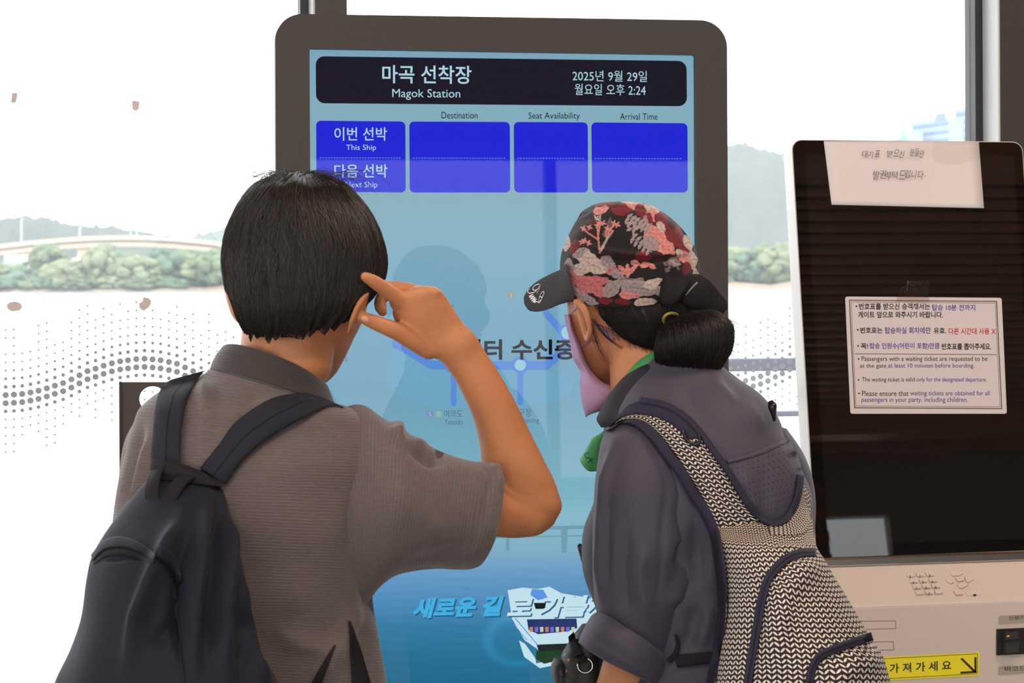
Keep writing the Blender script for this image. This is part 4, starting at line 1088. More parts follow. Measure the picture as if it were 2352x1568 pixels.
body = union('body', [head, neck, torso_in, fore, upper, palm, idx, mid, rng_, pnk, thb, ear, helix, earL, nose, lips, armL] + tend + handL + [leg_grid(430, 2.74), leg_grid(690, 2.76)], M_skin, man, .0026, 3)
# thumbnail, eyes
g = Geo(); c = P(838, 731, 2.6255)
nu_ = 12; vv = [c]; 
for k in range(nu_):
    t = 2 * math.pi * k / nu_; vv.append(P(838 + 9 * math.cos(t) + 0, 732 + 7 * math.sin(t) + 2.5 * math.cos(t), 2.6285))
nail = mesh_obj('thumbnail', vv, [(0, 1 + k, 1 + (k + 1) % nu_) for k in range(nu_)], M_nail, body)
M_eye = mat('eye_white', (.8, .78, .75), .2); M_iris = mat('dark_iris', (.03, .02, .015), .15)
def eye(px, py, d, parent, name='eye'):
    g = Geo(); bm = bmesh.new(); bmesh.ops.create_uvsphere(bm, u_segments=14, v_segments=10, radius=.012)
    c = P(px, py, d); mi = [1 if (FWD @ np.array(f.calc_center_median())) > .0098 else 0 for f in bm.faces]
    vs = [np.array(v.co) + c for v in bm.verts]; fs = [tuple(v.index for v in f.verts) for f in bm.faces]; bm.free()
    mesh_obj(name, vs, fs, [M_eye, M_iris], parent, True, midx=mi)
eye(775, 668, 2.812, body); eye(828, 662, 2.795, body)
# trousers and shoes (below the frame)
def trousers(name, pxs, d, parent, mt):
    gs = [leg_grid(px, dd, 1.22) for px, dd in zip(pxs, d)]
    s = F / d[0]; yz = lambda z: HOR + (1.5 - z) * s
    a, b_ = min(pxs), max(pxs)
    gs.append(loft_grid([R_(a - .105 * s, yz(.93), b_ + .105 * s, yz(.93), d[0] - .01, .125), R_(a - .115 * s, yz(.88), b_ + .115 * s, yz(.88), d[0] - .01, .135), R_(a - .1 * s, yz(.82), b_ + .1 * s, yz(.82), d[0], .11)], 40, 20))
    return union(name, gs, mt, parent, .007, 4)
def shoe(px, d, parent):
    c = P(px, 635, d); g = Geo()
    for j, (a, w, h) in enumerate(((-.09, .03, .05), (-.07, .04, .09), (0, .043, .085), (.08, .047, .06), (.14, .045, .045), (.18, .025, .03))):
        o = c + FWD * a; o[2] = 0
        g.v += [tuple(o + RIGHT * w * math.cos(t) + UP * max(.001, h * max(0, math.sin(t)) ** .7)) for t in np.linspace(0, math.pi, 9)]
    for j in range(5):
        for i in range(8): g.f.append((j * 9 + i, j * 9 + i + 1, j * 9 + i + 10, j * 9 + i + 9)); g.m.append(0)
        g.f.append((j * 9, j * 9 + 9, j * 9 + 17, j * 9 + 8)); g.m.append(0)
    g.f += [tuple(range(9)), tuple(range(53, 44, -1))]; g.m += [0, 0]
    return g.obj('shoe', M_shoe, parent, smooth=True)
trousers('trousers', (430, 690), (2.74, 2.76), man, M_trouser)
shoe(430, 2.75, man); shoe(690, 2.77, man)

# hair
HR = [R_(676, 394, 706, 394, 2.705, .004), R_(640, 401, 745, 402, 2.705, .035), R_(600, 416, 785, 420, 2.705, .062), R_(562, 450, 820, 452, 2.705, .085), R_(537, 492, 848, 488, 2.705, .098), R_(520, 535, 868, 528, 2.705, .106),
      R_(513, 580, 882, 570, 2.705, .111), R_(514, 622, 886, 608, 2.705, .112, .118), R_(521, 662, 880, 640, 2.705, .110, .118, 0, 10, 0, -30), R_(533, 690, 866, 664, 2.705, .106, .116, 0, 22, 0, -70), R_(543, 714, 846, 682, 2.706, .099, .112, -2, 34, 0, -110), R_(553, 730, 824, 698, 2.707, .091, .108, -6, 42, 0, -140)]
HG = loft_grid(HR, 96, 60)
hem = np.clip((np.linspace(0, 1, 60) - .74) / .26, 0, 1)[:, None] ** 1.5; tt = np.linspace(0, 2 * math.pi, 96, endpoint=False)[None]
HG = HG - UP * (hem * (.0035 * np.sin(tt * 19 + 1) * np.sin(tt * 7) + .0022 * np.sin(tt * 43 + 2) + .0022 * np.sin(tt * 31)))[..., None]
HN = grid_normals(HG)
HG2 = HG + HN * (wrinkle(HG, .0022, 110, 5, axis=(0, 0, 1)) - .002)[..., None]
v, f = grid_mesh(HG2, (True, False))
hair = mesh_obj('hair', v, f, M_hair, man)
pth = [hair_paths(HG, 8000, 9, .34, .0016, 0, .84, .035, seed=1, over=1.01), hair_paths(HG, 3600, 8, .20, .0014, .7, .96, .02, seed=2, over=1.015)]
allp = np.concatenate([pth[0], hair_paths(HG, 1500, 9, .22, .002, .80, .97, .012, seed=3, u_rng=(0, .5), over=1.03), np.stack([np.array([np.interp(np.linspace(0, 1, 9), np.linspace(0, 1, 8), q[:, c]) for c in range(3)]).T for q in pth[1]])])
strands('hair_strands', allp, .00032, M_hair, hair)
M_hair_l = hair_mat('lighter_brown_hair', lin((50, 41, 36)), lin((80, 68, 60)))
strands('hair_strands', hair_paths(HG, 260, 9, .36, .0025, 0, .8, .04, seed=21), .0003, M_hair_l, hair)
loft('sideburn', [R_(846, 655, 872, 650, 2.668, .010), R_(842, 680, 858, 676, 2.664, .008), R_(838, 700, 846, 697, 2.664, .005), R_(836, 708, 840, 706, 2.666, .002)], M_hair, hair, 20, 16)
# flyaway hairs over the crown
r = np.random.default_rng(8); fl_ = []
for k in range(230):
    px0 = 690 + r.normal() * 42; py0 = 402 + abs(r.normal()) * 12; d0 = 2.66 + .06 * r.random()
    ang = r.normal() * .9 + (-.9 if px0 < 680 else .8); L = 34 + 70 * r.random()
    pts = []
    for t in np.linspace(0, 1, 9):
        pts.append(P(px0 + L * math.sin(ang) * t * 1.3, py0 - L * .30 * (1 + .6 * r.random() * 0) * math.sin(2.4 * t) + L * .55 * t * t, d0 + .02 * t))
    fl_.append(pts)
strands('hair_strands', np.array(fl_), .00030, M_hair, hair)

# shirt
shirt_rings = [R_(500, 838, 745, 890, 2.705, .078, None, 0, -6), R_(440, 880, 775, 925, 2.70, .088), R_(385, 895, 812, 935, 2.695, .096), R_(335, 925, 850, 955, 2.69, .108), R_(305, 975, 878, 1000, 2.69, .118), R_(284, 1050, 885, 1070, 2.685, .128), R_(266, 1130, 872, 1150, 2.685, .132), R_(258, 1200, 862, 1230, 2.685, .134), R_(258, 1290, 856, 1310, 2.69, .134), R_(262, 1370, 852, 1385, 2.69, .134), R_(262, 1450, 862, 1460, 2.70, .136), R_(258, 1568, 884, 1568, 2.71, .138), R_(250, 1700, 905, 1700, 2.72, .142), R_(246, 1830, 915, 1830, 2.725, .145)]
FK = 1.5
folds = [([(850, 1370), (800, 1450), (755, 1510), (712, 1590)], 26, .010), ([(866, 1330), (835, 1420), (800, 1480)], 20, -.006), ([(590, 905), (560, 960), (545, 1010)], 16, -.005), ([(470, 860), (475, 950), (468, 1040)], 14, .005), ([(330, 960), (300, 1080), (275, 1180)], 10, -.006), ([(350, 985), (320, 1100), (296, 1200)], 9, .006), ([(620, 1440), (690, 1480), (760, 1490)], 22, .005), ([(700, 1380), (640, 1470), (600, 1560)], 26, -.005), ([(800, 940), (860, 985), (850, 1080), (835, 1200), (850, 1340)], 10, -.004)]
shirt = loft('shirt', shirt_rings, M_shirt, man, 128, 150, (False, False), amp=.0022, freq=30, seed=4, lines=[(a, b, c * FK) for a, b, c in folds], solid=.0025)
slv = [R_(690, 1330, 700, 990, 2.69, .05), R_(780, 1385, 775, 950, 2.685, .082), R_(840, 1385, 836, 935, 2.68, .088), R_(872, 1350, 885, 966, 2.675, .090), R_(898, 1330, 925, 990, 2.675, .090), R_(950, 1314, 985, 1026, 2.69, .086), R_(1005, 1308, 1040, 1046, 2.705, .082), R_(1050, 1310, 1090, 1058, 2.72, .078, None, 12, 0, 5, 0), R_(1082, 1309, 1122, 1060, 2.73, .074, None, 28, 0, 12, 0), R_(1094, 1305, 1133, 1061, 2.735, .070, None, 36, 0, 16, 0)]
sfolds = [([(1105, 1065), (1130, 1085), (1120, 1120), (1108, 1180), (1085, 1250)], 9, -.006), ([(1135, 1062), (1142, 1090), (1150, 1130)], 10, .005), ([(905, 1000), (960, 1040), (990, 1060), (1030, 1058)], 12, -.008), ([(880, 985), (930, 1020), (985, 1030)], 12, .008), ([(1090, 1245), (1000, 1285), (920, 1300)], 22, -.005), ([(870, 1100), (960, 1180), (1010, 1250)], 40, .004), ([(905, 960), (915, 985), (905, 1010)], 12, .006), ([(1000, 1040), (1020, 1036)], 12, -.006)]
sl = loft('sleeve', slv, M_shirt, shirt, 96, 90, (False, False), amp=.0016, freq=34, seed=9, lines=[(a, b, c * FK) for a, b, c in sfolds], solid=.0025)
slL = loft('sleeve', [R_(345, 930, 440, 930, 2.71, .05), R_(300, 985, 430, 985, 2.72, .07), R_(270, 1100, 425, 1100, 2.745, .075), R_(257, 1190, 420, 1190, 2.765, .075), R_(256, 1250, 415, 1250, 2.78, .075)], M_shirt, shirt, 64, 50, (False, False), amp=.003, freq=40, seed=12, axis=(0, 0, 1), solid=.0025)
# collar: a stand and a folded-down leaf
cg = loft('collar', [R_(508, 800, 752, 892, 2.712, .0715, .075, 0, -30, 0, 40), R_(496, 815, 757, 905, 2.710, .078, .08, 0, -26, 0, 40), R_(487, 832, 762, 918, 2.708, .084, .085, 0, -16, 0, 40), R_(482, 848, 768, 932, 2.706, .090, .09, 0, -8, 0, 40)], M_collar, shirt, 96, 24, (False, False), amp=.0012, freq=50, seed=3, solid=.004)
loft('collar_stand', [R_(516, 806, 748, 890, 2.712, .0685, .073, 0, -28, 0, 40), R_(506, 850, 752, 915, 2.708, .073, .076, 0, -20, 0, 40)], M_collar, shirt, 72, 8, (False, False), solid=.002)

# ================================================================ the man's backpack
mbp = empty('backpack', P(400, 1850, 2.50), 'plain navy nylon backpack hanging low on the man in the brown-grey polo', 'backpack')
shirt_bvh = bvh_of([shirt])
pack_rings = [R_(362, 1062, 488, 1082, 2.575, .016), R_(346, 1095, 516, 1122, 2.565, .032), R_(312, 1132, 525, 1160, 2.55, .05), R_(272, 1186, 536, 1210, 2.53, .068), R_(240, 1232, 548, 1262, 2.515, .084), R_(212, 1280, 558, 1312, 2.505, .094), R_(199, 1330, 566, 1370, 2.50, .100), R_(183, 1430, 573, 1455, 2.495, .108), R_(163, 1490, 606, 1506, 2.49, .114), R_(128, 1568, 646, 1572, 2.485, .120), R_(105, 1660, 672, 1660, 2.48, .125), R_(100, 1760, 680, 1760, 2.48, .12), R_(115, 1840, 665, 1840, 2.49, .09), R_(200, 1870, 600, 1870, 2.50, .03)]
pfolds = [([(418, 1180), (380, 1270), (352, 1330), (318, 1420), (285, 1568)], 18, .013), ([(440, 1200), (412, 1290), (400, 1400), (408, 1500)], 14, -.008), ([(372, 1290), (405, 1330), (410, 1400), (408, 1450), (425, 1540)], 9, -.011), ([(505, 1140), (500, 1250), (478, 1400), (470, 1560)], 16, -.009), ([(520, 1160), (522, 1260), (510, 1400), (520, 1568)], 13, .009), ([(480, 1130), (462, 1260), (448, 1420), (452, 1568)], 16, .008), ([(225, 1282), (290, 1272), (360, 1280)], 8, -.006), ([(395, 1420), (370, 1460), (355, 1500)], 14, -.006), ([(540, 1290), (548, 1400), (580, 1520), (630, 1590)], 12, .007), ([(555, 1470), (560, 1540), (570, 1600)], 14, -.007)]
pk = loft('body', pack_rings, M_navy, mbp, 120, 150, amp=.0035, freq=24, seed=6, axis=(0, 0, 1), lines=[(a, b, c * 1.7) for a, b, c in pfolds])
pbvh = bvh_of([pk])
ribbon('flap', [((208, 1274), (212, 1288)), ((238, 1240), (240, 1262)), ((270, 1231), (268, 1256)), ((300, 1236), (296, 1258)), ((330, 1250), (324, 1270)), ((358, 1272), (354, 1290))], pbvh, M_navy, mbp, .004, 8, 40, lift=.0005, bulge=.003)
ribbon('zip', [((213, 1286), (216, 1296)), ((240, 1264), (242, 1278)), ((270, 1258), (272, 1275)), ((300, 1262), (300, 1280)), ((330, 1274), (328, 1288)), ((356, 1288), (352, 1296))], pbvh, M_navy_dark, mbp, .001, 6, 30, lift=.0003, bulge=.0005)
ribbon('flap', [((362, 1250), (358, 1278)), ((382, 1258), (374, 1288)), ((400, 1274), (392, 1302)), ((412, 1298), (404, 1322)), ((418, 1330), (408, 1342))], pbvh, M_navy, mbp, .004, 8, 30, lift=.0005, bulge=.003)
ribbon('zip', [((402, 1318), (410, 1320)), ((406, 1360), (414, 1362)), ((401, 1400), (409, 1402)), ((405, 1440), (412, 1442)), ((412, 1500), (418, 1502)), ((420, 1568), (426, 1568))], pbvh, M_navy_dark, mbp, .001, 4, 40, lift=.0003, bulge=.0005)
ribbon('shoulder_strap', [((348, 1085), (412, 1092)), ((347, 1050), (414, 1064)), ((351, 1000), (415, 1012)), ((355, 950), (420, 960)), ((362, 910), (430, 915)), ((374, 886), (446, 884)), ((392, 872), (462, 860)), ((412, 866), (472, 850))], shirt_bvh, M_navy_strap, mbp, .009, 12, 60, lift=.001, bulge=.004)
ribbon('strap_seam', [((379, 1085), (381, 1085)), ((380, 1000), (382, 1000)), ((388, 940), (390, 940)), ((400, 900), (402, 901)), ((420, 876), (422, 878))], shirt_bvh, M_navy_dark, mbp, .0145, 3, 40, lift=.0003, bulge=0)
st = [((459, 1074), (517, 1112)), ((502, 1021), (552, 1062)), ((537, 973), (602, 1017)), ((577, 941), (653, 984)), ((628, 913), (703, 957)), ((668, 904), (738, 938)), ((704, 902), (766, 930)), ((735, 910), (790, 935))]
ribbon('shoulder_strap', st, shirt_bvh, M_navy_strap, mbp, .009, 12, 70, lift=.001, bulge=.004)
mids = [((a[0] + b_[0]) / 2, (a[1] + b_[1]) / 2) for a, b_ in st]
ribbon('strap_seam', [((x - .8, y - .8), (x + .8, y + .8)) for x, y in mids], shirt_bvh, M_navy_dark, mbp, .0145, 3, 50, lift=.0003, bulge=0)
ribbon('lower_strap', [((800, 1425), (806, 1427)), ((803, 1470), (822, 1470)), ((806, 1520), (838, 1520)), ((808, 1568), (852, 1568)), ((812, 1640), (868, 1640))], shirt_bvh, M_navy_dark, mbp, .003, 8, 40, lift=.001, bulge=.0005)
ribbon('lower_strap', [((768, 1480), (771, 1481)), ((745, 1516), (757, 1520)), ((716, 1568), (738, 1572)), ((690, 1620), (715, 1625))], shirt_bvh, M_navy_dark, mbp, .003, 6, 30, lift=.001, bulge=.0005)
# haul loop
g = Geo()
lp_ = [(366, 1072, 2.545), (354, 1100, 2.525), (349, 1130, 2.512), (354, 1158, 2.505), (366, 1170, 2.50), (384, 1152, 2.50), (402, 1122, 2.51), (424, 1098, 2.528), (448, 1082, 2.548)]
S = catmull([[p[0], p[1], p[0], p[1], p[2]] for p in lp_], 50)
v = []
for j, s in enumerate(S):
    w = .0085; q = P(s[0], s[1], s[4]); t_ = P(*(S[min(j + 1, 49)][[0, 1, 4]])) - P(*(S[max(j - 1, 0)][[0, 1, 4]])); t_ /= np.linalg.norm(t_)
    a_ = np.cross(t_, FWD + .35 * RIGHT); a_ /= np.linalg.norm(a_); n_ = np.cross(a_, t_)
    for e, k in ((-1, -1), (1, -1), (1, 1), (-1, 1)): v.append(q + a_ * w * e + n_ * .0015 * k)
f = [(j * 4 + k, j * 4 + (k + 1) % 4, j * 4 + 4 + (k + 1) % 4, j * 4 + 4 + k) for j in range(49) for k in range(4)] + [(0, 1, 2, 3), (199, 198, 197, 196)]
mesh_obj('haul_loop', v, f, M_navy_dark, mbp)
loft('strap_anchor', [R_(350, 1052, 412, 1062, 2.562, .006), R_(345, 1075, 470, 1085, 2.550, .016), R_(352, 1100, 512, 1118, 2.545, .012)], M_navy_dark, mbp, 40, 14)
# ================================================================ the woman
wm = empty('person', P(1610, 635, 2.98) * np.array([1, 1, 0]), 'person in a floral cap and slate-blue outdoor jacket, mask pulled to the chin, leaning in', 'person')
M_jacket = mat('slate_jacket', lin((67, 63, 77)), .65, .3, noise=.06, nscale=260, bump=.12, bscale=900, sheen=.1)
M_jacket_dark = mat('navy_collar', lin((46, 45, 52)), .75, .25, noise=.1, nscale=500)
headW = loft_grid([R_(1430, 480, 1470, 480, 3.10, .02), R_(1345, 520, 1550, 520, 3.10, .085), R_(1312, 590, 1588, 590, 3.10, .094), R_(1304, 650, 1590, 650, 3.10, .092), R_(1303, 700, 1580, 700, 3.10, .086), R_(1308, 740, 1560, 745, 3.105, .08), R_(1320, 790, 1535, 790, 3.11, .07, .08), R_(1340, 835, 1490, 830, 3.12, .05, .07), R_(1352, 868, 1440, 862, 3.13, .03, .05), R_(1372, 888, 1412, 884, 3.14, .012, .02)], 48, 60)
neckW = loft_grid([R_(1392, 740, 1560, 740, 3.08, .05), R_(1396, 800, 1565, 800, 3.07, .052), R_(1400, 850, 1580, 850, 3.06, .055), R_(1402, 900, 1600, 900, 3.05, .06), R_(1410, 960, 1640, 960, 3.03, .07)], 36, 30)
torsoW = loft_grid([R_(1420, 920, 1660, 920, 3.02, .06), R_(1420, 1000, 1780, 1000, 3.0, .09), R_(1420, 1250, 1820, 1250, 2.98, .10), R_(1440, 1560, 1820, 1560, 2.98, .10), R_(1450, 1720, 1800, 1720, 2.98, .10)], 36, 30)
armW = tube_grid([(1470, 1060, 2.95), (1470, 1180, 2.92), (1480, 1400, 2.90), (1445, 1520, 2.92), (1415, 1590, 2.95), (1380, 1660, 3.0)], [40, 58, 60, 58, 50, 36], 24)
handW = [tube_grid([(1380, 1660, 3.0), (1352, 1700, 3.03)], [34, 32], 16, flat=.6)] + [tube_grid([(1330 + 14 * k, 1715 + 5 * k, 3.03), (1318 + 14 * k, 1742 + 4 * k, 3.04), (1318 + 14 * k, 1764 + 3 * k - 5 * (k == 3), 3.025)], [8, 7.5, 6], 10) for k in range(4)] + [tube_grid([(1395, 1680, 3.0), (1402, 1712, 3.0), (1396, 1736, 3.0)], [10, 9, 7], 10)]
armR = tube_grid([(1760, 1040, 3.0), (1785, 1200, 3.05), (1775, 1420, 3.1), (1690, 1500, 3.2), (1600, 1520, 3.26)], [40, 48, 46, 44, 36], 20)
handR = [tube_grid([(1600, 1520, 3.26), (1560, 1520, 3.28)], [32, 30], 14, flat=.6)] + [tube_grid([(1552, 1502 + 13 * k, 3.28), (1525, 1503 + 13 * k, 3.285), (1504 + 8 * (k == 3), 1506 + 13 * k, 3.275)], [8, 7, 6], 10) for k in range(4)] + [tube_grid([(1585, 1500, 3.26), (1562, 1482, 3.255), (1545, 1480, 3.25)], [10, 9, 7], 10)]
earW = loft_grid([R_(1316, 688, 1328, 684, 3.030, .004), R_(1318, 700, 1344, 692, 3.032, .008), R_(1324, 718, 1352, 712, 3.030, .009), R_(1330, 742, 1357, 738, 3.030, .009), R_(1337, 765, 1358, 762, 3.034, .008), R_(1343, 786, 1355, 782, 3.036, .006)], 20, 24)
helixW = tube_grid([(1320, 693, 3.016), (1333, 698, 3.010), (1344, 713, 3.006), (1352, 738, 3.008), (1355, 760, 3.014), (1350, 780, 3.026)], [6, 8.5, 9, 7.5, 6.5, 6], 10)
noseW = tube_grid([(1338, 690, 3.18), (1330, 730, 3.20), (1326, 748, 3.21), (1336, 758, 3.195)], [9, 13, 16, 11], 12)
bodyW = union('body', [headW, neckW, torsoW, armW, earW, helixW, noseW, armR] + handW + handR + [leg_grid(1540, 3.0, .9), leg_grid(1700, 3.0, .9)], M_skin2, wm, .003, 3)
eye(1330, 690, 3.172, bodyW); eye(1372, 692, 3.176, bodyW)
trousers('trousers', (1540, 1700), (3.0, 3.0), wm, M_trouser); shoe(1540, 3.01, wm); shoe(1700, 3.01, wm)

# cap
CAPR = [R_(1430, 463.5, 1452, 463.5, 3.09, .004), R_(1388, 467, 1490, 470, 3.09, .04), R_(1352, 480, 1522, 485, 3.09, .066), R_(1326, 506, 1552, 508, 3.09, .085), R_(1306, 540, 1580, 540, 3.09, .097), R_(1294, 572, 1598, 568, 3.09, .103), R_(1289, 604, 1607, 596, 3.09, .106), R_(1288, 636, 1608, 622, 3.09, .107, None, 0, 10), R_(1292, 658, 1602, 645, 3.09, .106, None, 0, 22, 0, -10), R_(1304, 680, 1590, 666, 3.09, .102, None, 0, 30, 0, -20)]
CG = loft_grid(CAPR, 420, 300)
CN = grid_normals(CG)
CG = creases(CG, CN, [([(1333, 568), (1372, 586), (1405, 594), (1480, 598), (1560, 594), (1600, 586)], 7, -.006), ([(1330, 556), (1372, 574), (1405, 582), (1480, 588), (1560, 584)], 9, .006), ([(1310, 620), (1344, 634), (1405, 642), (1520, 645)], 4, -.0018), ([(1560, 500), (1590, 560), (1606, 620)], 5, -.002), ([(1320, 500), (1345, 490), (1372, 472)], 4, -.002)])
CG = CG + CN * wrinkle(CG, .0018, 60, 21)[..., None]
# the printed fabric: petals, leaves and stems on black, painted in the cap's own round-and-down coordinates
def paint_cap(G):
    nv, nu, _ = G.shape
    X, Y, D = px_of(G)
    near = np.einsum('ijk,ijk->ij', grid_normals(G), CAM - G) > 0
    c = np.zeros((nv, nu, 3)); c[:] = lin((26, 21, 23))
    r = np.random.default_rng(77)
    ns = wrinkle(np.stack([X * .02, Y * .02, D * 0], 2), 1.0, 14, 31); ns2 = wrinkle(np.stack([X * .05, Y * .05, D * 0], 2), 1.0, 14, 33)
    red = np.array(lin((108, 24, 34))); dred = np.array(lin((58, 18, 24))); pink = np.array(lin((196, 124, 118))); salmon = np.array(lin((178, 100, 102))); grey = np.array(lin((146, 130, 131))); cream = np.array(lin((184, 164, 154)))
    def leaf(cx, cy, L, W, ang, col, veins=True, ragged=.0, side=True, tex=.14):
        ca, sa = math.cos(ang), math.sin(ang); u = ((X - cx) * ca + (Y - cy) * sa) / L; v = (-(X - cx) * sa + (Y - cy) * ca) / W
        L, W = L, W; u = u * 1.12; v = v * 1.22
        prof = np.clip(1 - u * u, 0, 1) ** .75 * (1 - .35 * u)
        m = (np.abs(u) < 1) & (np.abs(v) + ragged * ns < prof) & (near == side)
        k = 1 + tex * np.clip(ns2 * 1.4, -1, 1)
        if veins: k = k - .4 * (np.abs(v) < .05) - .16 * (np.abs(np.sin((u * 5 - np.abs(v) * 3))) < .10)
        c[m] = (col[None] * np.clip(k, .25, 1.5)[m][:, None])
    def stem(pts, w, col):
        best = np.full(X.shape, 1e9)
        for (x0, y0), (x1, y1) in zip(pts[:-1], pts[1:]):
            L2 = (x1 - x0) ** 2 + (y1 - y0) ** 2; t = np.clip(((X - x0) * (x1 - x0) + (Y - y0) * (y1 - y0)) / L2, 0, 1)
            best = np.minimum(best, np.hypot(X - x0 - t * (x1 - x0), Y - y0 - t * (y1 - y0)))
        c[(best < w) & near] = col
    # far half and edges: scattered petals
    for k in range(90):
        leaf(1290 + 320 * r.random(), 465 + 245 * r.random(), 14 + 16 * r.random(), 7 + 9 * r.random(), r.random() * 6.28, [red, pink, grey, salmon, cream, dred][k % 6], side=False)
    for k in range(26): leaf(1300 + 300 * r.random(), 480 + 215 * r.random(), 10 + 16 * r.random(), 6 + 9 * r.random(), r.random() * 6.28, [dred, dred * .7, grey * .35][k % 3], ragged=.2)
    # band along the lower edge
    for cx, cy, L, W, a, col in ((1322, 640, 30, 22, .6, salmon), (1352, 655, 34, 24, .35, salmon), (1336, 618, 24, 16, .2, cream), (1372, 648, 30, 20, -.3, salmon), (1388, 672, 30, 17, .25, salmon), (1318, 668, 22, 14, .5, grey), (1345, 684, 26, 12, .2, grey),
                                 (1408, 660, 34, 20, -.75, grey), (1432, 650, 22, 14, .9, grey), (1452, 656, 34, 20, -.6, grey), (1482, 664, 34, 20, .15, grey), (1500, 650, 26, 14, -.4, cream), (1446, 678, 26, 12, .1, pink), (1520, 672, 20, 14, .8, grey),
                                 (1392, 690, 20, 10, 0, red), (1432, 693, 22, 9, .1, red), (1482, 694, 30, 12, -.1, cream), (1360, 694, 20, 8, .2, grey), (1308, 612, 14, 20, .1, grey), (1300, 640, 12, 16, .2, cream),
                                 (1350, 592, 40, 22, .5, cream), (1376, 614, 36, 20, .35, cream), (1398, 606, 26, 16, .9, grey), (1330, 580, 20, 14, -.6, grey), (1408, 622, 20, 9, -.2, salmon), (1320, 566, 12, 22, .3, red), (1302, 560, 10, 22, .15, cream), (1420, 632, 20, 12, .5, grey),
                                 (1442, 624, 7, 18, .0, pink), (1430, 618, 16, 6, .7, pink), (1456, 616, 16, 6, -.7, pink), (1438, 626, 18, 6, 0, pink), (1460, 604, 14, 8, .3, pink), (1484, 608, 16, 8, -.2, pink), (1498, 612, 10, 7, .6, pink),
                                 (1384, 478, 26, 14, -.5, pink), (1404, 470, 16, 8, .3, red), (1380, 468, 20, 8, -.2, red), (1436, 480, 28, 16, -.25, red), (1420, 486, 20, 10, .3, red), (1462, 472, 28, 12, .2, pink), (1476, 488, 26, 14, 1.0, red), (1452, 464, 30, 6, .05, cream), (1500, 480, 26, 14, .6, cream), (1504, 498, 26, 16, .5, pink),
                                 (1488, 512, 16, 26, .2, red), (1526, 508, 30, 22, .6, red), (1548, 528, 30, 18, .9, red), (1530, 545, 34, 18, .7, red), (1560, 552, 32, 18, 1.0, red), (1576, 572, 24, 14, 1.2, red), (1544, 512, 12, 18, -.3, dred), (1506, 540, 34, 24, .5, pink), (1524, 566, 36, 22, .6, pink), (1496, 560, 26, 18, .8, grey), (1482, 590, 26, 14, .2, red), (1512, 590, 18, 14, .3, dred),
                                 (1570, 590, 20, 16, 1.1, pink), (1582, 556, 14, 20, -.4, cream), (1592, 596, 12, 26, -.1, cream), (1578, 616, 12, 18, .1, red), (1598, 630, 8, 22, -.1, cream), (1550, 602, 18, 12, .4, grey), (1562, 582, 14, 8, .9, cream), (1518, 520, 16, 10, .9, cream)):
        leaf(cx, cy, L, W, a, col, ragged=.12, tex=.16)
    # grey spray of small leaves
    for sx, sy, n, da in ((1440, 500, 6, .5), (1452, 545, 5, .75)):
        for k in range(n):
            x = sx + k * 9; y = sy + k * 9 * da
            stem([(x, y), (x + 9, y + 9 * da)], 1.2, grey * .8)
            leaf(x - 1, y + 8, 9, 4.5, 2.0, grey, False); leaf(x + 7, y - 5, 9, 4.5, -.6, grey, False)
    for k in range(14): leaf(1432 + 60 * r.random(), 500 + 50 * r.random(), 9, 4.4, r.random() * 3, grey, False)
    # pink branching stem
    for pts in ([(1378, 580), (1374, 550), (1352, 536), (1340, 526)], [(1376, 572), (1374, 535), (1378, 515)], [(1380, 578), (1396, 545), (1408, 530)], [(1374, 552), (1372, 520)], [(1394, 550), (1400, 528), (1414, 514)], [(1392, 552), (1392, 530)]): stem(pts, 1.7, pink)
    stem([(1377, 580), (1388, 560), (1398, 542)], 2.6, cream * .8)
    for x, y in ((1340, 524), (1354, 522), (1376, 512), (1386, 512), (1410, 512), (1418, 516), (1394, 524), (1400, 528), (1342, 552), (1352, 558), (1336, 556), (1372, 518)):
        for k in range(4): leaf(x + 4 * math.cos(k * 1.57 + .4), y + 4 * math.sin(k * 1.57 + .4), 4.6, 2.4, k * 1.57 + .4, pink, False)
    for k in range(7): leaf(1352 + 34 * r.random(), 495 + 12 * r.random(), 7, 1.6, r.random() * 3, cream, False)
    for k in range(10): leaf(1524 + 34 * r.random(), 600 + 26 * r.random(), 7, 3.5, r.random() * 3, grey * .5, False)
    return c
M_cap = attr_mat('floral_cap_cotton', .85, .1, .2, 900)
v, f = grid_mesh(CG, (True, False))
cc = paint_cap(CG).reshape(-1, 3); cc = np.concatenate([cc, cc[:1]])
cap = mesh_obj('cap', v, f, M_cap, wm, colors=cc)
M_brim = mat('charcoal_brim', lin((52, 47, 48)), .8, .3, noise=.12, nscale=900, bump=.2, bscale=1400)
brim = loft('brim', [R_(1322, 690, 1300, 604, 3.035, .010), R_(1286, 699, 1288, 618, 3.07, .010), R_(1262, 709, 1262, 630, 3.10, .009, None, 0, 0), R_(1240, 715, 1238, 643, 3.13, .008), R_(1224, 715, 1222, 655, 3.15, .007), R_(1212, 710, 1210, 668, 3.165, .005), R_(1204, 698, 1203, 682, 3.172, .003)], M_brim, cap, 48, 50)
bb = bvh_of([brim])
def on_brim(pts): 
    out = []
    for x, y in pts:
        h = hit_depth(bb, x, y); out.append(P(x, y, (h if h else 3.12) - .0008))
    return out
g = Geo()
Z = lambda L: [(1150 + a / 3.92, 440 + b_ / 3.92) for a, b_ in L]
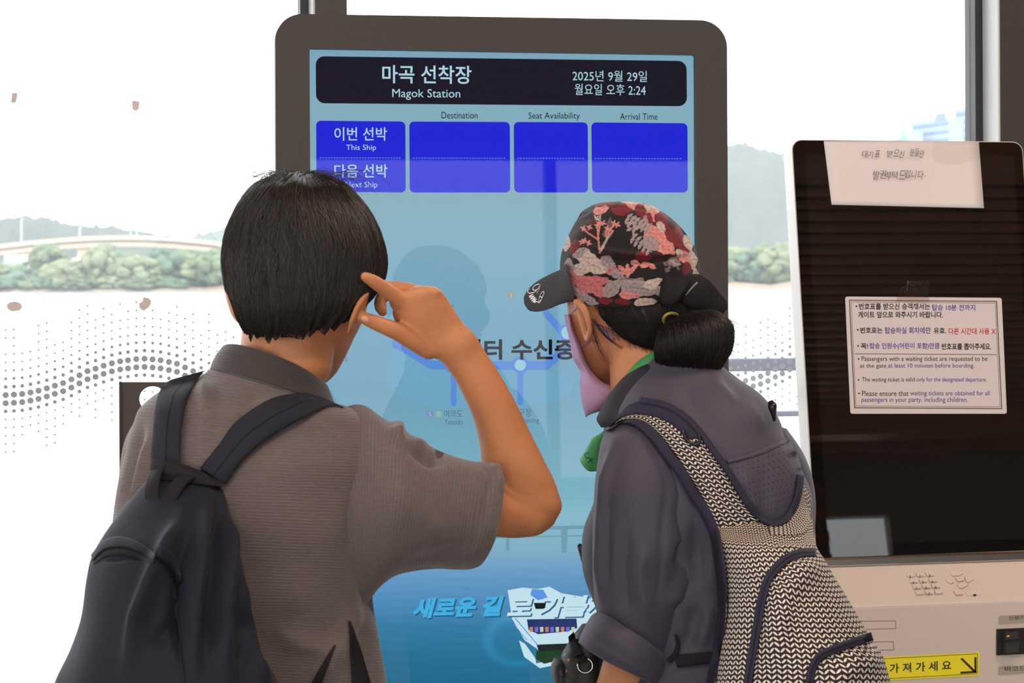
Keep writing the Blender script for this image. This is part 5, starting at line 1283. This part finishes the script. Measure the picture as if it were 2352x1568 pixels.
for L in ([(352, 832), (318, 838), (292, 860), (290, 884), (318, 888), (346, 868), (356, 838), (344, 886), (326, 915)], [(262, 876), (244, 886), (244, 905), (262, 915), (300, 908), (326, 890)], [(256, 940), (302, 918), (250, 956), (314, 934), (256, 974), (326, 946), (268, 990), (334, 958), (282, 1000), (322, 978), (296, 1002), (330, 988)],
          [(320, 985), (346, 1002), (362, 985), (374, 955), (392, 914), (390, 898), (374, 902), (356, 930), (348, 962), (340, 992)], [(352, 948), (370, 946), (372, 964), (350, 990)]):
    pts = np.array(Z(L)); t = np.linspace(0, len(pts) - 1, len(pts) * 5); q = np.stack([np.interp(t, range(len(pts)), pts[:, k]) for k in (0, 1)], 1)
    for _ in range(2): q[1:-1] = (q[:-2] + 2 * q[1:-1] + q[2:]) / 4
    poly_tube(g, on_brim(q), .00065, 5)
g.obj('embroidery', mat('silver_thread', lin((236, 214, 206)), .3, metal=.4, noise=.5, nscale=900), brim, smooth=True)
# black tie at the back of the cap
M_tie = mat('black_tie_fabric', lin((34, 31, 32)), .85, .2, noise=.15, nscale=600)
tie = loft('back_tie', [R_(1556, 690, 1568, 640, 3.00, .016), R_(1585, 704, 1594, 630, 2.99, .014), R_(1616, 712, 1622, 640, 2.99, .010), R_(1638, 722, 1650, 668, 3.0, .006), R_(1648, 726, 1670, 696, 3.005, .005), R_(1658, 724, 1671, 708, 3.005, .002)], M_tie, cap, 36, 40, amp=.002, freq=70, seed=2)
loft('tie_knot', [R_(1516, 650, 1530, 632, 3.0, .004), R_(1512, 690, 1548, 640, 2.995, .016), R_(1530, 706, 1575, 636, 2.99, .02), R_(1556, 700, 1590, 636, 2.985, .017), R_(1578, 680, 1594, 648, 2.985, .008)], M_tie, cap, 32, 30, amp=.004, freq=60, seed=5)
tb = bvh_of([tie]); g = Geo()
poly_tube(g, [P(x, y, (hit_depth(tb, x, y) or 2.985) - .0004) for x, y in ((1575, 678), (1583, 668), (1592, 658), (1602, 648))], .0012, 6)
g.obj('slit_highlight', mat('highlight_grey', lin((130, 130, 132)), .2), tie, smooth=True)  # no real part: a silvery highlight on the tie, modelled as a pale tube

# hair
HW = [R_(1330, 655, 1606, 640, 3.09, .090, None, 0, 30), R_(1340, 676, 1604, 664, 3.09, .094, None, 0, 34), R_(1352, 700, 1602, 690, 3.09, .094, None, 4, 34, 30, 0), R_(1372, 722, 1598, 716, 3.09, .090, None, 6, 36, 40, 0), R_(1400, 742, 1590, 742, 3.085, .080, None, 4, 36, 40, 0), R_(1436, 762, 1576, 764, 3.08, .062, None, 0, 34, 30, 0), R_(1476, 776, 1550, 780, 3.075, .030, None, 0, 24, 0, 0)]
HWG = loft_grid(HW, 72, 40)
v, f = grid_mesh(HWG, (False, True))
hairW = mesh_obj('hair', v, f, M_hair_w, wm)
strands('hair_strands', hair_paths(HWG, 4200, 8, .4, .0025, 0, .9, .02, seed=5, u_rng=(.0, .5)), .0003, M_hair_w, hairW)
PT = [R_(1528, 742, 1562, 722, 3.0, .016), R_(1524, 752, 1592, 722, 2.992, .026), R_(1519, 770, 1640, 722, 2.985, .036), R_(1514, 792, 1670, 742, 2.98, .042), R_(1513, 812, 1676, 782, 2.98, .042), R_(1520, 836, 1660, 822, 2.985, .036), R_(1540, 856, 1636, 850, 2.99, .026), R_(1566, 868, 1606, 866, 2.995, .010)]
PG = loft_grid(PT, 64, 40)
v, f = grid_mesh(PG); pony = mesh_obj('ponytail', v, f, M_hair_w, hairW)
r = np.random.default_rng(15); ps = []
ps.append(hair_paths(PG, 5200, 9, .5, .005, 0, .85, .06, seed=7, over=1.05))
fr_ = []
for k in range(420):                  # wisps at the outer edge and the nape
    t0 = r.random(); x0 = 1600 + 60 * r.random(); y0 = 725 + 80 * r.random(); a = -.2 + .9 * r.random(); L = 26 + 34 * r.random()
    fr_.append([P(x0 + L * t * math.cos(a), y0 + L * t * math.sin(a) * .6 + 14 * t * t * r.random(), 2.965 + .02 * r.random() * t) for t in np.linspace(0, 1, 9)])
for k in range(120):
    x0 = 1370 + 130 * r.random(); y0 = 742 + (x0 - 1370) * .35; L = 20 + 26 * r.random()
    fr_.append([P(x0 + L * t * (.5 + .3 * math.sin(k)), y0 + L * t, 3.005 + .02 * t * t) for t in np.linspace(0, 1, 9)])
for x0, y0, x1, y1, x2, y2 in ((1352, 728, 1362, 780, 1395, 835), (1356, 730, 1368, 785, 1400, 842), (1362, 732, 1385, 780, 1440, 806), (1364, 736, 1392, 786, 1452, 808), (1350, 722, 1358, 775, 1388, 830)):
    for k in range(7):
        j = r.normal(size=4) * 3.5
        fr_.append([P((1 - t) ** 2 * (x0 + j[0]) + 2 * t * (1 - t) * (x1 + j[1]) + t * t * (x2 + j[2]), (1 - t) ** 2 * y0 + 2 * t * (1 - t) * y1 + t * t * (y2 + j[3]), 3.018 + .012 * t) for t in np.linspace(0, 1, 9)])
ps.append(np.array(fr_))
strands('hair_strands', np.concatenate(ps), .00022, M_hair_w, hairW)
g = Geo(); poly_tube(g, [P(1543 + 19 * math.cos(t) , 734 + 15 * math.sin(t), 2.992 - .020 * math.cos(t + 2.4)) for t in np.linspace(0, 6.28, 29)[:-1]], .0022, 8, closed=True)
g.obj('hair_tie', mat('olive_hair_tie', lin((140, 132, 40)), .6), hairW, smooth=True)

# mask under the chin
M_mask = mat('lilac_mask', lin((176, 142, 176)), .8, .2, noise=.06, nscale=900, bump=.3, bscale=1300)
hb = bvh_of([bodyW])
mask = loft('face_mask', [R_(1296, 722, 1312, 722, 3.115, .05, .10), R_(1301, 751, 1320, 757, 3.11, .052, .10), R_(1309, 785, 1333, 790, 3.105, .05, .10), R_(1316, 823, 1347, 831, 3.10, .045, .09), R_(1333, 855, 1363, 857, 3.09, .04, .085), R_(1332, 878, 1386, 878, 3.08, .038, .08), R_(1334, 908, 1418, 894, 3.07, .032, .07), R_(1338, 932, 1412, 915, 3.065, .026, .06), R_(1343, 950, 1388, 940, 3.065, .016, .04), R_(1345, 959, 1352, 952, 3.07, .004, .01)], M_mask, wm, 56, 60, lines=[([(1300, 730), (1320, 800), (1342, 860), (1350, 950)], 6, -.003), ([(1342, 870), (1346, 900), (1350, 948)], 5, .003)])
ribbon('ear_loop', [((1311, 716), (1313, 720)), ((1316, 710), (1318, 714)), ((1323, 704), (1325, 709))], hb, M_mask, mask, .001, 4, 12, lift=.0004, bulge=0)
ribbon('ear_loop', [((1334, 792), (1335, 797)), ((1344, 787), (1345, 792)), ((1357, 776), (1358, 781))], hb, M_mask, mask, .001, 4, 12, lift=.0004, bulge=0)
ribbon('ear_loop', [((1368, 746), (1371, 754)), ((1385, 752), (1385, 761)), ((1398, 762), (1394, 772)), ((1412, 774), (1408, 781))], bvh_of([bodyW, hairW]), M_mask, mask, .0012, 5, 16, lift=.0006, bulge=0)

# jacket
jr = [R_(1500, 824, 1652, 836, 3.02, .060), R_(1448, 866, 1698, 868, 3.01, .075), R_(1408, 915, 1748, 902, 3.0, .092), R_(1388, 962, 1786, 952, 2.99, .105), R_(1384, 1010, 1806, 1005, 2.985, .114), R_(1378, 1070, 1838, 1070, 2.98, .120), R_(1366, 1150, 1866, 1140, 2.98, .124), R_(1344, 1210, 1868, 1200, 2.98, .126), R_(1338, 1260, 1866, 1270, 2.985, .126), R_(1342, 1320, 1862, 1340, 2.985, .125), R_(1362, 1385, 1856, 1400, 2.985, .124), R_(1385, 1450, 1850, 1460, 2.985, .122), R_(1395, 1568, 1850, 1568, 2.985, .124), R_(1385, 1700, 1855, 1700, 2.985, .13), R_(1380, 1800, 1860, 1800, 2.985, .13)]
jf = [([(1590, 1060), (1610, 1180), (1600, 1300), (1565, 1360)], 16, -.008), ([(1612, 1120), (1632, 1240), (1640, 1380)], 16, .006), ([(1602, 1285), (1570, 1345)], 8, .008), ([(1600, 1380), (1590, 1450), (1570, 1500)], 14, -.007), ([(1630, 1380), (1620, 1440), (1600, 1490)], 12, .006), ([(1660, 845), (1690, 900), (1700, 960)], 16, -.004), ([(1560, 880), (1600, 940), (1660, 1010)], 24, -.004), ([(1620, 870), (1700, 930), (1770, 1000)], 20, .004), ([(1700, 1080), (1720, 1130), (1735, 1180)], 9, .0035), ([(1740, 1070), (1755, 1120), (1762, 1180)], 9, -.003)]
jk = loft('jacket', jr, M_jacket, wm, 112, 130, (False, False), amp=.0032, freq=24, seed=31, lines=[(a, b, c * 1.6) for a, b, c in jf], solid=.003)
sw = [R_(1395, 985, 1490, 955, 2.945, .035), R_(1384, 1010, 1528, 990, 2.935, .055), R_(1376, 1050, 1556, 1045, 2.925, .066), R_(1367, 1110, 1576, 1110, 2.915, .072), R_(1362, 1180, 1588, 1190, 2.91, .074), R_(1361, 1260, 1592, 1270, 2.905, .073), R_(1364, 1330, 1572, 1350, 2.905, .069), R_(1370, 1395, 1560, 1430, 2.905, .065), R_(1374, 1420, 1535, 1510, 2.905, .058)]
sf = [([(1412, 1010), (1392, 1100), (1384, 1200), (1378, 1300), (1382, 1400)], 9, .006), ([(1400, 1120), (1394, 1230), (1392, 1380)], 8, -.004), ([(1440, 1200), (1432, 1320), (1440, 1420)], 14, -.005), ([(1480, 1240), (1470, 1330), (1490, 1440)], 14, .005), ([(1590, 1285), (1560, 1345), (1540, 1400)], 14, .007), ([(1570, 1240), (1555, 1310)], 10, -.006), ([(1530, 1100), (1520, 1250), (1512, 1400)], 7, -.003), ([(1500, 1020), (1540, 1090), (1560, 1180)], 14, .003)]
slw = loft('sleeve', sw, M_jacket, jk, 90, 100, (False, False), amp=.002, freq=30, seed=17, axis=(0, 0, 1), lines=[(a, b, c * 1.7) for a, b, c in sf], solid=.0025)
cuff = loft('cuff', [R_(1376, 1404, 1528, 1500, 2.90, .064), R_(1362, 1410, 1534, 1518, 2.90, .072), R_(1350, 1425, 1532, 1536, 2.90, .075), R_(1338, 1446, 1524, 1556, 2.90, .074), R_(1329, 1466, 1512, 1570, 2.90, .071), R_(1330, 1480, 1500, 1576, 2.902, .065), R_(1345, 1492, 1490, 1572, 2.904, .055)], M_jacket, slw, 80, 50, (False, False), amp=.0016, freq=36, seed=23, lines=[([(1345, 1440), (1420, 1470), (1500, 1540)], 30, .003), ([(1372, 1408), (1440, 1440), (1528, 1510)], 8, .003)], solid=.003)
loft('sleeve', [R_(1730, 960, 1806, 985, 3.0, .04), R_(1720, 1030, 1842, 1035, 3.01, .06), R_(1715, 1110, 1868, 1105, 3.03, .07), R_(1712, 1240, 1866, 1230, 3.06, .07), R_(1710, 1360, 1850, 1360, 3.09, .066)], M_jacket, jk, 64, 50, (False, False), amp=.003, freq=30, seed=41, axis=(0, 0, 1), solid=.0025)
loft('collar', [R_(1508, 826, 1650, 834, 3.02, .050, .05, 0, -4), R_(1466, 850, 1664, 846, 3.012, .060), R_(1436, 880, 1676, 860, 3.005, .068), R_(1405, 915, 1690, 880, 2.998, .078), R_(1380, 945, 1704, 905, 2.992, .086), R_(1370, 964, 1712, 925, 2.99, .092), R_(1380, 982, 1716, 940, 2.99, .098)], M_jacket_dark, jk, 80, 40, (False, False), amp=.003, freq=34, seed=12, lines=[([(1510, 850), (1450, 905), (1395, 975)], 10, -.006), ([(1505, 832), (1446, 875), (1380, 952)], 8, .005)], solid=.003)
jb = bvh_of([jk, slw])
M_vent = bpy.data.materials.new('perforated_jacket'); M_vent.use_nodes = True
nt = M_vent.node_tree; b = nt.nodes['Principled BSDF']; b.inputs['Roughness'].default_value = .65; x = NX(nt); u, v_ = x.uv()
row = x.m('FLOOR', x.m('DIVIDE', v_, .0085)); uu = x.m('ADD', x.m('DIVIDE', u, .0085), x.m('MULTIPLY', x.m('MODULO', row, 2.0), .5))
du = x.m('SUBTRACT', x.m('FRACT', uu), .5); dv = x.m('SUBTRACT', x.m('FRACT', x.m('DIVIDE', v_, .0085)), .5)
hole = x.m('LESS_THAN', x.m('SQRT', x.m('ADD', x.m('MULTIPLY', du, du), x.m('MULTIPLY', dv, dv))), .12)
nt.links.new(x.mix(hole, lin((67, 63, 77)), lin((24, 23, 30))), b.inputs['Base Color'])
ribbon('vent_panel', [((1662, 1066), (1812, 1006)), ((1680, 1098), (1834, 1050)), ((1704, 1136), (1842, 1094)), ((1728, 1172), (1836, 1140)), ((1755, 1196), (1815, 1190))], jb, M_vent, jk, .001, 24, 40, lift=.0005, bulge=.001)
ribbon('yoke_flap', [((1668, 1056), (1672, 1064)), ((1710, 1046), (1713, 1054)), ((1750, 1032), (1754, 1041)), ((1790, 1014), (1794, 1022)), ((1812, 1003), (1815, 1011))], jb, M_jacket, jk, .0035, 6, 40, lift=.0005, bulge=.001)
ribbon('waist_belt', [((1548, 1503), (1556, 1532)), ((1590, 1500), (1596, 1528)), ((1640, 1494), (1645, 1522)), ((1690, 1488), (1695, 1516))], jb, M_navy_dark, jk, .004, 8, 30, lift=.001, bulge=.001)
ribbon('drawcord_loop', [((1548, 1455), (1556, 1458)), ((1553, 1475), (1562, 1478)), ((1546, 1498), (1556, 1503)), ((1530, 1514), (1540, 1522))], jb, M_navy_dark, jk, .004, 5, 20, lift=.002, bulge=.001)
loft('shoulder_toggle', [R_(1764, 922, 1774, 917, 2.93, .004), R_(1764, 936, 1784, 928, 2.925, .008), R_(1770, 950, 1784, 940, 2.925, .006), R_(1776, 968, 1783, 966, 2.93, .003)], mat('black_gloss', lin((26, 25, 25)), .25), jk, 16, 16)
for k, x0 in enumerate((1334, 1346)):
    tube('pen', [(x0 - 2, 1254 + 3 * k, 2.985), (x0 + 8, 1290 + 3 * k, 2.975)], 6.5, M_black, jk, 10)
# green scarf
M_scarf = mat('green_scarf', lin((70, 150, 92)), .6, .3, noise=.2, nscale=60, sss=.2)
ribbon('scarf', [((1520, 800), (1530, 830)), ((1500, 808), (1512, 834)), ((1478, 820), (1490, 846)), ((1456, 838), (1468, 862)), ((1440, 858), (1452, 880)), ((1428, 884), (1440, 902)), ((1420, 910), (1436, 926))], hb, M_scarf, wm, .006, 8, 40, lift=.0, bulge=.003)
sk = loft('scarf_end', [R_(1372, 1078, 1388, 985, 3.04, .006), R_(1352, 1080, 1376, 996, 3.045, .012), R_(1338, 1070, 1358, 1008, 3.05, .012), R_(1332, 1060, 1346, 1028, 3.055, .008), R_(1331, 1056, 1334, 1048, 3.06, .002)], M_scarf, wm, 32, 30, amp=.003, freq=50, seed=3)
skb = bvh_of([sk]); g = Geo()
def draw(L, rr):
    q = [P(x, y, (hit_depth(skb, x, y) or 3.04) - .0006) for x, y in L]; poly_tube(g, q, rr, 5)
draw([(1351, 1039), (1345, 1040), (1343, 1046), (1346, 1051), (1352, 1051)], .0010); draw([(1361, 1052), (1355, 1056), (1350, 1062)], .0010); draw([(1352, 1050), (1357, 1058), (1361, 1060)], .0010)
g.obj('marker_writing', mat('dark_green_ink', lin((36, 84, 66)), .6), sk)

# ================================================================ her backpack
def leaf_mat(name, pitch_u, pitch_v):
    m = bpy.data.materials.new(name); m.use_nodes = True
    nt = m.node_tree; b = nt.nodes['Principled BSDF']; b.inputs['Roughness'].default_value = .8; b.inputs['Specular IOR Level'].default_value = .25
    x = NX(nt); u, v = x.uv()
    w = x.m('MULTIPLY', x.m('SUBTRACT', x.noise(22, 2), .5), .006)
    cu = x.m('DIVIDE', x.m('ADD', u, w), pitch_u); col = x.m('FLOOR', cu); par = x.m('SUBTRACT', x.m('MULTIPLY', x.m('ABSOLUTE', x.m('MODULO', col, 2.0)), 2.0), 1.0)
    a = x.m('SUBTRACT', x.m('FRACT', cu), .5)
    c = x.m('SUBTRACT', x.m('FRACT', x.m('ADD', x.m('DIVIDE', x.m('ADD', v, w), pitch_v), x.m('MULTIPLY', x.m('MULTIPLY', a, par), -.55))), .5)
    # ellipse leaning with its column
    a2 = x.m('MULTIPLY', a, pitch_u / pitch_v); th = .35
    p = x.m('ADD', x.m('MULTIPLY', a2, math.cos(th)), x.m('MULTIPLY', x.m('MULTIPLY', c, par), math.sin(th)))
    q = x.m('SUBTRACT', x.m('MULTIPLY', c, math.cos(th)), x.m('MULTIPLY', x.m('MULTIPLY', a2, par), math.sin(th)))
    e = x.m('ADD', x.m('POWER', x.m('DIVIDE', x.m('ABSOLUTE', p), .38), 2.0), x.m('POWER', x.m('DIVIDE', x.m('ABSOLUTE', q), .23), 2.0))
    lf = x.m('LESS_THAN', e, 1.0)
    nt.links.new(x.mix(lf, lin((42, 38, 46)), lin((226, 212, 192))), b.inputs['Base Color'])
    bp = nt.nodes.new('ShaderNodeBump'); bp.inputs['Strength'].default_value = .2; bp.inputs['Distance'].default_value = .0006
    nt.links.new(lf, bp.inputs['Height']); nt.links.new(bp.outputs['Normal'], b.inputs['Normal'])
    return m
M_leafprint = leaf_mat('leaf_print_canvas', .0056, .0066)
M_trim = mat('navy_trim', lin((46, 44, 60)), .8, .2, noise=.12, nscale=700)
wb = empty('backpack', P(1850, 1800, 2.72), 'black backpack printed with cream leaf pairs, worn by the person in the floral cap', 'backpack')
br_ = [R_(1640, 1198, 1866, 1190, 2.868, .018, None, 0, 10), R_(1646, 1222, 1870, 1220, 2.842, .034, None, 0, 6), R_(1652, 1250, 1876, 1252, 2.80, .064), R_(1658, 1295, 1898, 1292, 2.785, .082), R_(1666, 1350, 1932, 1346, 2.775, .092), R_(1667, 1410, 1964, 1408, 2.765, .100), R_(1660, 1460, 1992, 1456, 2.76, .105), R_(1650, 1505, 2022, 1500, 2.755, .110), R_(1639, 1568, 2045, 1568, 2.75, .114), R_(1632, 1660, 2062, 1660, 2.75, .116), R_(1640, 1760, 2055, 1760, 2.755, .11), R_(1680, 1805, 2010, 1805, 2.77, .05)]
bf_ = [([(1880, 1262), (1828, 1276), (1780, 1308), (1752, 1350), (1738, 1440), (1722, 1568)], 12, -.004), ([(1900, 1300), (1840, 1320), (1800, 1370), (1785, 1460), (1775, 1568)], 26, .012), ([(1862, 1230), (1800, 1226), (1740, 1238)], 8, .005), ([(1866, 1245), (1800, 1244), (1750, 1256)], 7, -.004), ([(2012, 1466), (1955, 1484), (1895, 1504), (1865, 1540)], 9, -.003), ([(2030, 1510), (1960, 1530), (1910, 1568)], 24, .008)]
bk = loft('body', br_, M_leafprint, wb, 120, 130, amp=.0022, freq=34, seed=14, lines=bf_)
bkb = bvh_of([bk]); all_b = bvh_of([jk, slw, bk])
ribbon('shoulder_strap', [((1645, 1225), (1772, 1222)), ((1632, 1180), (1738, 1184)), ((1606, 1130), (1702, 1140)), ((1576, 1080), (1668, 1084)), ((1546, 1036), (1640, 1044)), ((1518, 1000), (1610, 1004)), ((1488, 974), (1572, 970)), ((1458, 962), (1530, 934)), ((1424, 966), (1500, 922)), ((1398, 984), (1470, 920))], jb, M_leafprint, wb, .007, 16, 100, lift=.001, bulge=.003)
ribbon('strap_padding', [((1580, 1010), (1612, 1000)), ((1548, 980), (1590, 968)), ((1514, 962), (1564, 946)), ((1480, 954), (1534, 930)), ((1446, 954), (1500, 925)), ((1416, 966), (1468, 922)), ((1398, 982), (1442, 930))], jb, M_trim, wb, .0095, 12, 50, lift=.001, bulge=.003)
outer = [(1404, 984), (1428, 968), (1458, 964), (1482, 974), (1506, 996), (1534, 1032), (1566, 1076), (1596, 1124), (1624, 1170), (1646, 1220), (1656, 1275), (1663, 1335), (1664, 1408), (1652, 1484), (1638, 1568), (1630, 1650)]
ribbon('edge_trim', [((x - 17, y + 8), (x + 6, y - 2)) for x, y in outer], all_b, M_trim, wb, .009, 7, 110, lift=.001, bulge=.004)
inner = [(1470, 919), (1514, 926), (1552, 942), (1584, 966), (1614, 1000), (1644, 1042), (1674, 1084), (1704, 1136), (1734, 1176), (1760, 1194), (1782, 1199), (1806, 1190), (1824, 1164), (1836, 1126), (1840, 1090)]
def normal_pairs(L, w0, w1):
    L = np.array(L, float); T = np.gradient(L, axis=0); T /= np.linalg.norm(T, axis=1)[:, None]; Nn = np.stack([-T[:, 1], T[:, 0]], 1)
    return [(tuple(p + n * w0), tuple(p - n * w1)) for p, n in zip(L, Nn)]
ribbon('upper_panel', [((1762, 1190), (1768, 1226)), ((1790, 1190), (1792, 1228)), ((1815, 1172), (1826, 1228)), ((1830, 1140), (1852, 1222)), ((1836, 1112), (1862, 1180)), ((1839, 1092), (1862, 1140))], all_b, M_leafprint, wb, .003, 12, 40, lift=.0005, bulge=.001)
ribbon('edge_trim', normal_pairs(inner, 8, 8), all_b, M_trim, wb, .011, 7, 110, lift=.001, bulge=.004)
arc = [(1874, 1267), (1848, 1268), (1820, 1275), (1788, 1298), (1764, 1330), (1750, 1372), (1740, 1430), (1728, 1500), (1717, 1568), (1706, 1650)]
ribbon('pocket_zip', normal_pairs(arc, 10, 10), bkb, M_trim, wb, .004, 8, 90, lift=.0005, bulge=.003)
ribbon('zip_teeth', normal_pairs(arc, 1.6, 1.6), bkb, M_navy_dark, wb, .0078, 4, 90, lift=.0005, bulge=0)
arc2 = [(2004, 1461), (1982, 1467), (1950, 1478), (1912, 1492), (1882, 1508), (1866, 1534), (1859, 1575), (1852, 1650)]
ribbon('pocket_zip', normal_pairs(arc2, 10, 10), bkb, M_trim, wb, .004, 8, 70, lift=.0005, bulge=.003)
ribbon('zip_teeth', normal_pairs(arc2, 1.6, 1.6), bkb, M_navy_dark, wb, .0078, 4, 70, lift=.0005, bulge=0)
g = Geo(); sbv = bvh_of([o for o in wb.children if o.name.startswith(('shoulder_strap', 'strap_padding'))])
poly_tube(g, [P(1589 + 19 * math.cos(t), 1001 + 17 * math.sin(t) + 8 * math.cos(t), (hit_depth(sbv, 1589, 1004) or 2.86) - .004) for t in np.linspace(-.6, 3.6, 24)], .0022, 8)
g.obj('ring', mat('black_gloss', lin((26, 25, 25)), .25), wb, smooth=True)

# ================================================================ pouch at her front
M_pouch = mat('black_dotted_leather', lin((30, 27, 27)), .5, .4, bump=.3, bscale=500)
nt = M_pouch.node_tree; x = NX(nt); tc = nt.nodes.new('ShaderNodeTexCoord'); vo = nt.nodes.new('ShaderNodeTexVoronoi'); vo.inputs['Scale'].default_value = 62
nt.links.new(tc.outputs['Object'], vo.inputs['Vector']); nt.links.new(x.mix(x.m('LESS_THAN', vo.outputs['Distance'], .16), lin((30, 27, 27)), lin((150, 98, 56))), nt.nodes['Principled BSDF'].inputs['Base Color'])
po = empty('pouch', P(1320, 1700, 3.02), 'small black shoulder pouch with copper flecks and a silver ring, under her rolled cuff', 'bag')
pb = loft('body', [R_(1336, 1432, 1376, 1425, 3.03, .010), R_(1310, 1466, 1400, 1460, 3.02, .034), R_(1290, 1500, 1410, 1500, 3.015, .044), R_(1282, 1550, 1415, 1550, 3.01, .048), R_(1284, 1640, 1415, 1640, 3.01, .05), R_(1300, 1700, 1400, 1700, 3.02, .03)], M_pouch, po, 56, 50, amp=.002, freq=50, seed=6, lines=[([(1312, 1455), (1322, 1500), (1346, 1512)], 5, -.003)])
loft('side_pocket', [R_(1272, 1510, 1300, 1506, 3.02, .012), R_(1266, 1526, 1306, 1524, 3.015, .024), R_(1270, 1570, 1310, 1568, 3.012, .03), R_(1278, 1640, 1310, 1640, 3.012, .026), R_(1286, 1660, 1304, 1660, 3.015, .008)], M_pouch, po, 36, 24)
pbb = bvh_of([pb]); dr = (hit_depth(pbb, 1343, 1530) or 2.97) - .004
g = Geo(); poly_tube(g, [P(1344 + 17 * math.cos(t), 1528 + 16.5 * math.sin(t), dr - .002 * math.sin(t)) for t in np.linspace(-1.25, 3.4, 26)], .0013, 8); g.obj('ring', mat('silver_ring', lin((214, 208, 200)), .2, metal=1), po, smooth=True)
ribbon('ring_tab', [((1328, 1512), (1345, 1505)), ((1326, 1524), (1352, 1514))], pbb, M_navy_dark, po, .003, 6, 10, lift=.0005)
ribbon('strap', [((1305, 1462), (1318, 1450)), ((1310, 1490), (1328, 1480)), ((1318, 1508), (1342, 1500))], pbb, M_navy_dark, po, .003, 6, 16, lift=.0005)
# ================================================================ ceiling lamp fittings
for (lx, ly, lz), pw, lc in LAMPS:
    t = empty('ceiling_light', (lx, ly, 3.16), 'long flat lamp on the slatted ceiling of the waiting room', 'lamp', 'ceiling lamps')
    g = Geo(); g.box((lx - .54, ly - .21, 3.13), (lx + .54, ly + .21, 3.16)); g.obj('frame', M_grey_lit_metal, t)
    g = Geo(); g.face([(lx - .5, ly - .17, 3.1295), (lx + .5, ly - .17, 3.1295), (lx + .5, ly + .17, 3.1295), (lx - .5, ly + .17, 3.1295)]); g.obj('diffuser', emit('lamp_diffuser_glow', (1, .9, .78), 4.0), t)
